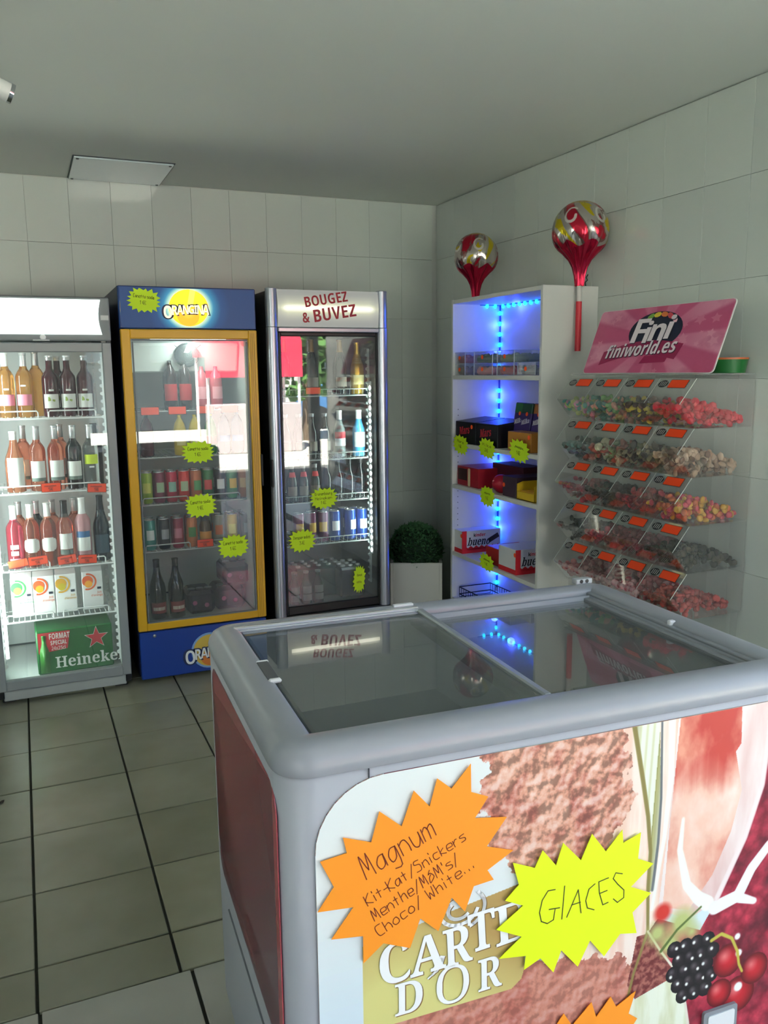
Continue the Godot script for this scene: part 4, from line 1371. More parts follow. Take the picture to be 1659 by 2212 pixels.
func build_cooler_orange():
	var zf := -4.07
	var cx := 0.762
	var W := 0.64
	var o := thing("drinks_cooler", "blue cooler with a yellow door frame and a lit orange drink header", "fridge", Vector3(cx, 0, zf))
	var navy := mt("cooler_navy", "101a3a", 0.4)
	shell(o, W, 0.02, 1.90, 0.66, navy, mt("liner_pale", "c4cdc8", 0.5), 0.05, 0.03, 0.275)
	bx("partition", Vector3(0, 1.69, -0.31), Vector3(0.59, 0.02, 0.54), 0.0, mt("liner_pale", "c4cdc8"), o)
	var b := MB.new()
	b.box(Vector3(0, 1.803, -0.012), Vector3(W, 0.192, 0.024), 0.004)
	obj("header", b, mt("header_navy", "17407c", 0.3), o)
	b = MB.new()
	b.prism(round_rect(-0.312, 1.713, 0.312, 1.892, 0.004), 0.004)
	obj("light_panel", b, glow("orange_header_glow", "ffffff", 0.75, header_texture()), o)
	area("orange_header_light", Vector3(cx - 0.01, 1.803, zf + 0.012), Vector3(0, 0, 1), Vector2(0.2, 0.16), "fff0b0", 0.012, o)
	orange_logo(o, Vector3(-0.012, 1.795, 0.0048), 0.29, true)
	var yel := mt("door_yellow", "d9a520", 0.35)
	var dr := door(o, 0.638, 0.262, 1.704, 0.043, 0.043, 0.038, yel, pane("cooler_glass", 0.02), 0.012, 0.035)
	b = MB.new()
	for s in [-1, 1]:
		b.box(Vector3(s * 0.268, 0.978, 0.003), Vector3(0.006, 1.34, 0.012))
	b.box(Vector3(0, 0.302, 0.003), Vector3(0.54, 0.006, 0.012))
	b.box(Vector3(0, 1.656, 0.003), Vector3(0.54, 0.006, 0.012))
	obj("gasket", b, mt("gasket_grey", "6c7276", 0.5), dr)
	for k in 3:
		bx("frame_groove", Vector3(0.286 + 0.009 * k, 0.98, 0.0125), Vector3(0.0022, 1.42, 0.0015), 0.0, mt("yellow_dark", "a87c12", 0.5), dr)
	bx("handle", Vector3(0.323, 1.02, 0.0), Vector3(0.012, 0.16, 0.03), 0.003, mt("black_plastic", "141516"), dr)
	b = MB.new()
	b.prism(star_poly(0.014, 0.017, 12, 4), 0.0008, T(Vector3(0.256, 1.643, -0.005)))
	obj("round_sticker", b, mt("sticker_red_white", "d8a8a0", 0.5), dr)
	# kick panel with the logo again
	b = MB.new()
	b.box(Vector3(0, 0.136, -0.005), Vector3(0.634, 0.238, 0.03), 0.004)
	var kp := obj("kick_panel", b, mt("kick_blue", "1c3f96", 0.35), o)
	for k in 2:
		b = MB.new()
		var cp := PackedVector2Array()
		for i in 32:
			cp.append(Vector2(0.02, 0.125) + Vector2(cos(TAU * i / 32), sin(TAU * i / 32)) * (0.092 - 0.01 * k))
		b.prism(cp, 0.001 + 0.0004 * k, T(Vector3(0, 0, 0.0102)))
		obj("disc_print", b, mt("disc_pale", "7fa6d8", 0.4) if k == 0 else mt("disc_gold", "d8b850", 0.4), kp)
	b = MB.new()
	var cp2 := PackedVector2Array()
	for i in 24:
		cp2.append(Vector2(0.03, 0.085) + Vector2(cos(TAU * i / 24) * 0.055, sin(TAU * i / 24) * 0.04))
	b.prism(cp2, 0.001, T(Vector3(0, 0, 0.0119)))
	obj("fruit_print", b, mt("disc_orange", "dc8038", 0.4), kp)
	orange_logo(kp, Vector3(0.03, 0.115, 0.0135), 0.36, false)
	b = MB.new()
	b.lathe([Vector2(0, 0.003), Vector2(0.008, 0.002), Vector2(0.009, 0)], 14, Transform3D(Basis(Vector3.RIGHT, PI / 2), Vector3(-0.245, 0.235, 0.0105)))
	obj("lock", b, mt("lock_metal", "9aa0a8", 0.3, 0.8), kp)
	# fan guard and roof light inside
	b = MB.new()
	for k in 9:
		var pts := []
		for i in 25:
			pts.append(Vector3(0.005 + cos(TAU * i / 24) * (0.007 + 0.0062 * k), 1.588 + sin(TAU * i / 24) * (0.007 + 0.0062 * k) * 0.85, -0.125 + 0.02 * sin(TAU * i / 24) * k / 9.0))
		b.tube(pts, 0.0014, 4, false)
	for s in [-1, 1]:
		b.tube([Vector3(0.005, 1.588, -0.132), Vector3(0.005 + s * 0.065, 1.638, -0.115)], 0.0016, 4)
	var fan := obj("fan_guard", b, mt("fan_wire", "20282a", 0.5), o)
	b = MB.new()
	b.lathe([Vector2(0, 0.0), Vector2(0.06, 0.0), Vector2(0.06, -0.02), Vector2(0, -0.02)], 24, Transform3D(Basis(Vector3.RIGHT, PI / 2 + 0.35), Vector3(0.005, 1.586, -0.135)))
	obj("fan_opening", b, mt("fan_dark", "1c2224", 0.7), fan)
	b = MB.new()
	b.box(Vector3(0, 1.582, -0.19), Vector3(0.53, 0.15, 0.05), 0.01, Basis(Vector3.RIGHT, 0.35))
	obj("fan_housing", b, mt("liner_pale", "c4cdc8"), o)
	b = MB.new()
	b.box(Vector3(0, 1.666, -0.05), Vector3(0.36, 0.012, 0.024), 0.003)
	obj("light_tube", b, glow("roof_glow", "eefff8", 4.0), o)
	area("orange_roof_light", Vector3(cx, 1.657, zf - 0.05), Vector3(0, -1, -0.35), Vector2(0.34, 0.02), "eafff6", 0.22, o)
	var wire := mt("wire_grey", "b4bab8", 0.4)
	for y in [1.325, 1.10, 0.868, 0.632]:
		wire_shelf(o, 0.535, y, -0.11, 0.42, wire, y < 1.0)

	# stock
	var z := zf - 0.15
	var zb := zf - 0.225
	var silver := mt("cap_white", "e8ecec", 0.4)
	var cola := mt("cola_dark", "1c0c0a", 0.08)
	var lred := mt("label_red", "a81c20", 0.5)
	var s0 := "soft drink bottles on the top shelf of the yellow framed cooler"
	var q := bottle("large dark red labelled soft drink bottle, left of the pair under the fan", Vector3(0.680, 1.325, z), PETBOTTLE, cola, silver, 0.262, [[0.045, 0.125, 1.1, lred]], s0, 0.0, 0.82, 0.78)
	again(q, "large dark red labelled soft drink bottle, right of the pair under the fan", Vector3(0.750, 1.325, z), 0.1, s0)
	var tea := mt("tea_pink", "c8606a", 0.25)
	q = bottle("pink soft drink bottle beside the red label pair", Vector3(0.835, 1.325, z), PETBOTTLE, tea, silver, 0.24, [[0.05, 0.11, 1.0, mt("label_rose", "e8a0a8", 0.5)]], s0, 0.0, 0.72, 0.72)
	again(q, "pink soft drink bottle nearest the right side of the top shelf", Vector3(0.905, 1.325, z), 0.2, s0)
	var s1 := "bottles on the second shelf of the yellow framed cooler"
	var water := wine_glass("water_blue", "bfe0f4")
	q = bottle("clear blue water bottle, right hand one on the second shelf", Vector3(1.003, 1.10, z), PETBOTTLE, water, mt("cap_blue", "3c80c4", 0.4), 0.2, [[0.06, 0.09, 1.1, mt("label_water", "6aa6d4", 0.5)]], s1, 0.0, 0.72, 0.72)
	again(q, "clear blue water bottle beside the green carton on the second shelf", Vector3(0.935, 1.10, z), 0.2, s1)
	bottle("green soft drink bottle in the middle of the second shelf", Vector3(0.868, 1.10, z), PETBOTTLE, mt("bottle_green", "2a8a3c", 0.3), mt("cap_yellow", "e8d038", 0.4), 0.19, [[0.05, 0.09, 1.0, mt("label_orange", "e06838", 0.5)]], s1, 0.0, 0.68, 0.7)
	q = bottle("yellow lemon drink bottle behind the upper price star", Vector3(0.79, 1.10, z), PETBOTTLE, mt("bottle_yellow", "d8c048", 0.3), mt("cap_yellow", "e8d038"), 0.19, [[0.05, 0.09, 1.0, mt("label_lemon", "eee6a0", 0.5)]], s1, 0.0, 0.68, 0.7)
	again(q, "yellow lemon drink bottle left of the upper price star", Vector3(0.715, 1.10, z), 0.3, s1)
	bottle("dark bottle at the left end of the second shelf", Vector3(0.555, 1.10, z), PETBOTTLE, mt("bottle_dark_red", "4a1a22", 0.25), mt("cap_black", "1a1a1c", 0.4), 0.19, [], s1, 0.0, 0.7, 0.75)
	# cans, each with another behind it
	var c1 := [["lime green", "93b820", "d8e060"], ["dark magenta", "7a2a44", "a8c8a0"], ["crimson", "c02848", "8fc0b0"], ["coral red", "d83a34", "b8d0a8"], ["salmon topped", "c87a54", "5ca868"], ["green", "3c7a48", "d84c4c"], ["black", "14181c", "d8dcdc"], ["green and yellow", "2c8a4a", "e8c030"], ["amber", "a8662c", "c8a060"]]
	for i in 9:
		var x: float = 0.540 + 0.0607 * i
		var a := can(c1[i][0] + " drinks can in the front row of the upper can shelf", Vector3(x, 0.868, z), mt("can_" + c1[i][1], c1[i][1], 0.3, 0.15), mt("canp_" + c1[i][2], c1[i][2], 0.4), "cans on the upper can shelf", rng.randf_range(-0.3, 0.3))
		again(a, c1[i][0] + " drinks can in the row behind on the upper can shelf", Vector3(x + 0.004, 0.868, zb), rng.randf_range(-0.6, 0.6), "cans on the upper can shelf")
	var c2 := [["turquoise", "3f9a8c", "d8e8e4"], ["black", "181c1e", "9aa0a4"], ["raspberry red", "8c1f3c", "c87888"], ["orange", "c8743c", "4c8c48"], ["", "", ""], ["grey and orange", "8a8c80", "c86838"], ["yellow", "c8a81c", "e8dc60"], ["dark grey", "30363a", "68747a"]]
	for i in 8:
		var x: float = 0.543 + 0.069 * i
		if i == 4:
			bottle("squat dark topped bottle with an orange label among the lower cans", Vector3(x, 0.632, z), [[0, 0], [0.028, 0], [0.030, 0.004], [0.030, 0.10], [0.026, 0.115], [0.022, 0.13], [0.022, 0.146], [0, 0.148]], mt("jar_brown", "4a3418", 0.15), mt("cap_black", "1a1a1c"), 0.122, [[0.02, 0.075, 1.3, mt("label_amber", "d8902c", 0.5)]], "", 0.0)
			continue
		var a := can(c2[i][0] + " drinks can in the front row of the lower can shelf", Vector3(x, 0.632, z), mt("can_" + c2[i][1], c2[i][1], 0.3, 0.15), mt("canp_" + c2[i][2], c2[i][2], 0.4), "cans on the lower can shelf", rng.randf_range(-0.3, 0.3))
		again(a, c2[i][0] + " drinks can in the row behind on the lower can shelf", Vector3(x + 0.004, 0.632, zb), rng.randf_range(-0.6, 0.6), "cans on the lower can shelf")
	# floor of the cooler
	var cap := mt("cap_dark_red", "5a1418", 0.35)
	q = bottle("big dark red labelled bottle, left of the two on the cooler floor", Vector3(0.562, 0.285, zf - 0.13), BURGUNDY, mt("punch_glass", "0c0a0c", 0.1), mt("capsule_black", "16120e"), 0.26, [[0.03, 0.085, 1.1, mt("label_dark_red", "7c161c", 0.5)], [0.045, 0.062, 0.8, mt("label_cream", "c8b8a8", 0.5)]], "punch bottles", 0.0, 1.0, 1.0)
	again(q, "big dark red labelled bottle, right of the two on the cooler floor", Vector3(0.652, 0.285, zf - 0.12), 0.15, "punch bottles")
	var pk := mt("pack_plum", "1c1428", 0.6, 0.0, {"metallic_specular": 0.2})
	for k in 3:
		var p := thing("can_pack", ["dark shrink wrapped pack of cans beside the punch bottles", "dark purple pack of cans at the back of the cooler floor", "dark purple pack of cans stacked at the right of the cooler floor"][k], "pack", Vector3([0.775, 0.93, 0.965][k], [0.285, 0.285, 0.405][k], zf - [0.19, 0.22, 0.22][k]))
		b = MB.new()
		b.box(Vector3(0, 0.06, 0), Vector3([0.14, 0.16, 0.14][k], 0.12, 0.18), 0.02)
		obj("wrap", b, pk, p)
		for i in 2:
			b = MB.new()
			b.ball(Vector3(-0.035 + 0.06 * i, 0.06 - 0.015 * i, 0.0905), Vector3(0.012, 0.012, 0.0015), 12, 6)
			obj("dot_print", b, mt("dot_pink", "8c3c64", 0.5), p)
		for i in 3:
			b = MB.new()
			b.lathe([Vector2(0.018, 0), Vector2(0.02, 0.003), Vector2(0.02, 0.006), Vector2(0, 0.006)], 12, T(Vector3(-0.042 + 0.042 * i, 0.12, 0.04)))
			obj("can_top", b, mt("can_top_dim", "5c6064", 0.3, 0.7), p)
	var gt := "orange price labels on the top shelf of the yellow framed cooler"
	for k in 4:
		tag_card("orange price label on the cooler top shelf, " + ["nearest the left side", "under the red label bottles", "third from the left side", "nearest the right side"][k], T(Vector3([0.570, 0.700, 0.835, 0.958][k], 1.323, zf - 0.10)), 0.085, 0.038, gt, false)
	tag_card("orange price label below the squat bottle in the yellow framed cooler", T(Vector3(0.806, 0.652, zf - 0.10)), 0.082, 0.04, gt)
	price_star("yellow green price star on the left of the blue cooler header", T(Vector3(0.556, 1.834, zf + 0.0055), 0, 0, -0.1), 0.076, 0.056, ["Canette soda", "1€"], 11)
	price_star("yellow green price star high on the yellow framed door, partly washed out by reflection", T(Vector3(0.772, 1.124, zf + 0.006)), 0.080, 0.056, ["Canette soda", "1€"], 12)
	price_star("yellow green price star in the middle of the yellow framed door", T(Vector3(0.772, 0.862, zf + 0.006), 0, 0, 0.04), 0.078, 0.060, ["Canette soda", "1€"], 13)
	price_star("yellow green price star low at the right of the yellow framed door", T(Vector3(0.925, 0.645, zf + 0.006), 0, 0, 0.04), 0.080, 0.060, ["Canette soda", "1€"], 14)


# ------------------------------------------------------------------ silver cooler
func tube_header_texture() -> ImageTexture:
	var im := Image.create(128, 64, false, Image.FORMAT_RGB8)
	for y in 64:
		for x in 128:
			var d := absf(y - 31.0) / 32.0
			var ex := clampf(minf(x - 3.0, 124.0 - x) / 9.0, 0, 1)
			var t := pow(clampf(1.0 - d * 1.15, 0, 1), 1.6)
			var core := clampf(1.0 - d * 4.2, 0, 1) * ex
			var c := Color("8a8c88").lerp(Color("dcdebc"), t * (0.55 + 0.45 * ex)).lerp(Color("fffff0"), core)
			im.set_pixel(x, y, c)
	return ImageTexture.create_from_image(im)

func build_cooler_silver():
	var zf := -4.06
	var cx := 1.455
	var W := 0.64
	var o := thing("drinks_cooler", "tall silver cooler with rounded posts and a lit red lettered header", "fridge", Vector3(cx, 0, zf))
	var black := mt("cooler_black", "121416", 0.4)
	shell(o, W, 0.02, 1.895, 0.66, black, mt("liner_dark", "20272a", 0.5), 0.05, 0.03, 0.255)
	bx("partition", Vector3(0, 1.70, -0.31), Vector3(0.59, 0.02, 0.54), 0.0, black, o)
	var sil := mt("post_silver", "b6bac4", 0.28, 0.75)
	for s in [-1, 1]:
		var b := MB.new()
		b.lathe([Vector2(0, 1.722), Vector2(0.029, 1.722), Vector2(0.029, 1.905), Vector2(0.024, 1.908), Vector2(0, 1.908)], 24, T(Vector3(s * 0.293, 0, -0.014)))
		obj("header_post", b, sil, o)
		b = MB.new()
		b.lathe([Vector2(0, 0.245), Vector2(0.030, 0.245), Vector2(0.030, 1.719), Vector2(0, 1.719)], 24, T(Vector3(s * 0.293, 0, -0.014)))
		obj("door_post", b, sil, o)
	bx("header", Vector3(0, 1.812, -0.036), Vector3(0.55, 0.172, 0.05), 0.004, mt("kick_silver", "7c8086", 0.4, 0.4), o)
	# bowed header, lit from a tube behind
	var b := MB.new()
	var n := 10
	for i in n:
		var y0 := 1.722 + 0.18 * i / n
		var y1 := 1.722 + 0.18 * (i + 1) / n
		var z0 := 0.012 * sin(PI * i / n)
		var z1 := 0.012 * sin(PI * (i + 1) / n)
		var nn := Vector3(0, -(z1 - z0), 0.018).normalized()
		b.quad(Vector3(-0.268, y0, z0), Vector3(0.268, y0, z0), Vector3(0.268, y1, z1), Vector3(-0.268, y1, z1), nn, Vector2(0, 1 - float(i) / n), Vector2(1, 1 - float(i) / n), Vector2(1, 1 - float(i + 1) / n), Vector2(0, 1 - float(i + 1) / n))
	b.quad(Vector3(-0.268, 1.902, 0), Vector3(0.268, 1.902, 0), Vector3(0.268, 1.902, -0.03), Vector3(-0.268, 1.902, -0.03), Vector3.UP, Vector2(0, 0), Vector2(0, 0), Vector2(0, 0), Vector2(0, 0))
	var hd := obj("light_panel", b, glow("tube_header_glow", "ffffff", 0.75, tube_header_texture()), o)
	b = MB.new()
	b.text("BOUGEZ", T(Vector3(-0.018, 1.857, 0.0125), 0, -0.1, 0.15), 0.050, 0.0008, SANSB, 0.86)
	b.text("&", T(Vector3(-0.125, 1.766, 0.0125), 0, 0.08, 0.13), 0.048, 0.0008, SANSB, 0.8)
	b.text("BUVEZ", T(Vector3(0.026, 1.790, 0.0130), 0, 0.0, 0.15), 0.060, 0.0008, SANSB, 0.92)
	obj("lettering", b, mt("letter_red", "b02a34", 0.5), hd)
	area("silver_header_light", Vector3(cx, 1.812, zf + 0.02), Vector3(0, 0, 1), Vector2(0.5, 0.02), "fffbe0", 0.004, o)
	bx("header_ledge", Vector3(0, 1.708, -0.004), Vector3(0.534, 0.022, 0.034), 0.004, sil, o)
	var dr := door(o, 0.53, 0.25, 1.697, 0.012, 0.02, 0.045, mt("frame_black", "0c0e10", 0.35), pane("cooler_glass", 0.02), 0.002, 0.035)
	bx("handle", Vector3(-0.318, 1.0, 0.0), Vector3(0.012, 0.14, 0.02), 0.003, black, o)
	bx("kick_panel", Vector3(0, 0.13, -0.005), Vector3(0.636, 0.22, 0.03), 0.004, mt("kick_silver", "7c8086", 0.4, 0.4), o)
	for s in [-1, 1]:
		bx("foot", Vector3(s * 0.27, 0.01, -0.3), Vector3(0.05, 0.02, 0.5), 0.003, black, o)
	var wire := mt("wire_dim", "a0aaa6", 0.4)
	for y in [1.383, 1.048, 0.825, 0.595]:
		wire_shelf(o, 0.50, y, -0.115, 0.42, wire, false, 0.024)
	# light strip down the right of the door: a row of small cells
	b = MB.new()
	b.box(Vector3(0.251, 0.985, -0.075), Vector3(0.006, 0.93, 0.016))
	obj("strip_bar", b, mt("strip_bar", "d8dcdc", 0.4), o)
	for i in 26:
		b = MB.new()
		b.ball(Vector3(0.247, 0.54 + 0.035 * i, -0.072), Vector3(0.007, 0.013, 0.008), 8, 5)
		obj("light_cell", b, glow("strip_glow", "f0fffc", 5.0), o)
	area("silver_strip_light", Vector3(cx + 0.236, 0.98, zf - 0.085), Vector3(-1, 0, -0.7), Vector2(0.012, 0.9), "e4fff8", 0.22, o)
	upright(o, 0.255, 0.35, 1.62, -0.11, mt("wire_dim", "a0aaa6"), -1)

	# stock
	var z := zf - 0.165
	var zb := zf - 0.24
	var dk := mt("glass_dark", "101812")
	var g := "bottles in the silver cooler"
	var q := bottle("gold foiled sparkling wine bottle on the top shelf of the silver cooler", Vector3(1.676, 1.383, z - 0.02), BURGUNDY, mt("gold_foil", "c8a02c", 0.25, 0.6), mt("gold_foil_cap", "e0bc3c", 0.25, 0.7), 0.2, [[0.05, 0.1, 0.9, mt("label_gold", "e8d890", 0.5)]], g, 0.0, 0.9, 0.95)
	for k in 3:
		bottle("dark sparkling wine bottle on the top shelf, " + ["left end", "left of the middle", "beside the gold one"][k], Vector3([1.27, 1.42, 1.58][k], 1.383, z - 0.03), BURGUNDY, dk, mt("capsule_bronze", "8c6c34", 0.35, 0.5), 0.21, [[0.04, 0.09, 0.9, mt("label_dim", "8a8478", 0.6)]], g, 0.0, 0.95, 0.95)
	bottle("blue and white bottle under the gold one in the silver cooler", Vector3(1.678, 1.048, z - 0.015), LONGNECK, mt("bottle_skyblue", "4a9ac4", 0.25), mt("cap_white", "e8ecec"), 0.2, [[0.05, 0.13, 1.1, mt("label_ice", "dfe8ec", 0.5)]], g, 0.0, 1.05, 1.15)
	bottle("bottle with a red and white label beside the blue one in the silver cooler", Vector3(1.565, 1.048, z - 0.015), LONGNECK, mt("bottle_smoke", "6c7674", 0.25), mt("cap_white", "e8ecec"), 0.2, [[0.06, 0.10, 1.1, mt("label_ice", "dfe8ec")], [0.10, 0.135, 1.1, mt("label_cherry", "b82434", 0.5)]], g, 0.0, 1.05, 1.1)
	for k in 4:
		bottle("dark long necked beer bottle on the second silver cooler shelf, " + ["left end", "second from the left", "third from the left", "fourth from the left"][k], Vector3(1.26 + 0.072 * k, 1.048, z), LONGNECK, dk, mt("cap_crown", "a8acac", 0.3, 0.6), 0.22, [[0.04, 0.09, 1.0, mt("label_dim", "8a8478")]], g, 0.2 * k)
	for k in 3:
		var bo := bottle("beer bottle with a red neck label on the third silver cooler shelf, " + ["left end", "second along", "third along"][k], Vector3([1.287, 1.350, 1.415][k], 0.825, z), LONGNECK, mt("bottle_olive", "3c4440", 0.15), mt("cap_crown", "a8acac"), 0.17, [[0.03, 0.08, 1.0, mt("label_dim", "8a8478")]], g, 0.0, 0.82)
		var rb := MB.new()
		rb.lathe([Vector2(0.0232, 0.125), Vector2(0.0172, 0.155)], 14, Transform3D(), -1.0, 1.0)
		obj("neck_label", rb, mt("neck_red", "d84444", 0.5), bo)
	for k in 4:
		bottle("tall black bottle on the third silver cooler shelf, " + ["behind the price star", "right of the price star", "third of the four", "nearest the light strip"][k], Vector3(1.48 + 0.066 * k, 0.825, z), LONGNECK, mt("glass_black", "0e1214"), mt("cap_black", "1a1a1c"), 0.18, [], g, 0.0, 0.88)
	var fr := "cans on the lower shelf of the silver cooler"
	var fruit := can("tall purple and yellow beer can at the left of the lower silver cooler shelf", Vector3(1.318, 0.595, z), mt("can_plum", "6a2c50", 0.3, 0.2), mt("canp_gold", "c8a030", 0.4), fr, 0.0, 0.0325, 0.165)
	again(fruit, "tall purple and yellow beer can, second on the lower silver cooler shelf", Vector3(1.386, 0.595, z), 0.2, fr)
	again(fruit, "tall purple and yellow beer can, third on the lower silver cooler shelf", Vector3(1.454, 0.595, z), -0.2, fr)
	var blue := can("tall blue beer can with a white oval, left of the three", Vector3(1.522, 0.595, z), mt("can_royal", "20489c", 0.25, 0.4), mt("canp_white", "dfe4e8", 0.4), fr, 0.0, 0.0325, 0.165)
	again(blue, "tall blue beer can with a white oval, middle of the three", Vector3(1.612, 0.595, z), 0.5, fr)
	again(blue, "tall blue beer can with a white oval, nearest the light strip", Vector3(1.683, 0.595, z), 0.05, fr)
	again(blue, "tall blue beer can behind the middle white oval can", Vector3(1.60, 0.595, zb), 0.4, fr)
	again(blue, "tall blue beer can behind the one nearest the light strip", Vector3(1.672, 0.595, zb), 0.4, fr)
	again(fruit, "tall purple beer can in the second row on the lower silver cooler shelf", Vector3(1.42, 0.595, zb), 0.4, fr)
	for k in 3:
		q = bottle("squat dark beer bottle on the silver cooler floor, " + ["left of the three", "middle of the three", "right of the three"][k], Vector3(1.285 + 0.067 * k, 0.258, z), LONGNECK, mt("bottle_slate", "26302e", 0.12), mt("cap_crown", "a8acac"), 0.168, [[0.02, 0.055, 0.9, mt("label_pewter", "6c7470", 0.4)], [0.06, 0.10, 0.9, mt("label_pewter", "6c7470")]], g, 0.0, 0.76, 1.0)
	for k in 2:
		var p := thing("bottle_pack", ["dark wrapped pack of bottles at the back of the silver cooler floor", "brown wrapped pack of bottles at the right of the silver cooler floor"][k], "pack", Vector3([1.47, 1.63][k], 0.256, zf - [0.36, 0.28][k]))
		bx("wrap", Vector3(0, 0.085, 0), Vector3([0.30, 0.15][k], 0.17, 0.2), 0.012, mt("pack_dark", "20242a", 0.3), p)
		for i in [5, 3][k]:
			for r in 3:
				b = MB.new()
				b.lathe([Vector2(0.014, 0), Vector2(0.0145, 0.006), Vector2(0.012, 0.01), Vector2(0, 0.01)], 12, T(Vector3(([-0.12, -0.05][k]) + 0.06 * i if k == 0 else -0.045 + 0.045 * i, 0.171, -0.06 + 0.06 * r)))
				obj("crown_cap", b, mt("cap_crown", "a8acac"), p)
	tag_card("orange price label on the top wire shelf of the silver cooler", T(Vector3(1.398, 1.405, zf - 0.105)), 0.08, 0.035, "orange price labels in the silver cooler", false)
	tag_card("red price strip on the silver cooler floor before the squat bottles", T(Vector3(1.34, 0.268, zf - 0.075), 0, -0.6, 0.05), 0.085, 0.025, "orange price labels in the silver cooler", false)
	tag_card("red price strip on the silver cooler floor below the narrow star", T(Vector3(1.61, 0.268, zf - 0.075), 0, -0.6, 0.05), 0.085, 0.025, "orange price labels in the silver cooler", false)
	price_star("yellow green price star in the middle of the silver cooler door", T(Vector3(1.405, 0.855, zf + 0.006), 0, 0, 0.03), 0.076, 0.056, ["Kronenbourg", "Heineken", "1€"], 21)
	price_star("yellow green price star low at the left of the silver cooler door", T(Vector3(1.282, 0.642, zf + 0.006), 0, 0, 0.03), 0.074, 0.060, ["Desperados", "3€"], 22)
	price_star("narrow yellow green price star low at the right of the silver cooler door", T(Vector3(1.595, 0.405, zf + 0.006), 0, 0, -0.08), 0.036, 0.076, ["~", "~"], 23)


# ------------------------------------------------------------------ bookcase of sweets
func facing_left(p: Vector3, roll := 0.0) -> Transform3D:
	return Transform3D(Basis(Vector3.UP, -PI / 2) * Basis(Vector3.BACK, roll), p)

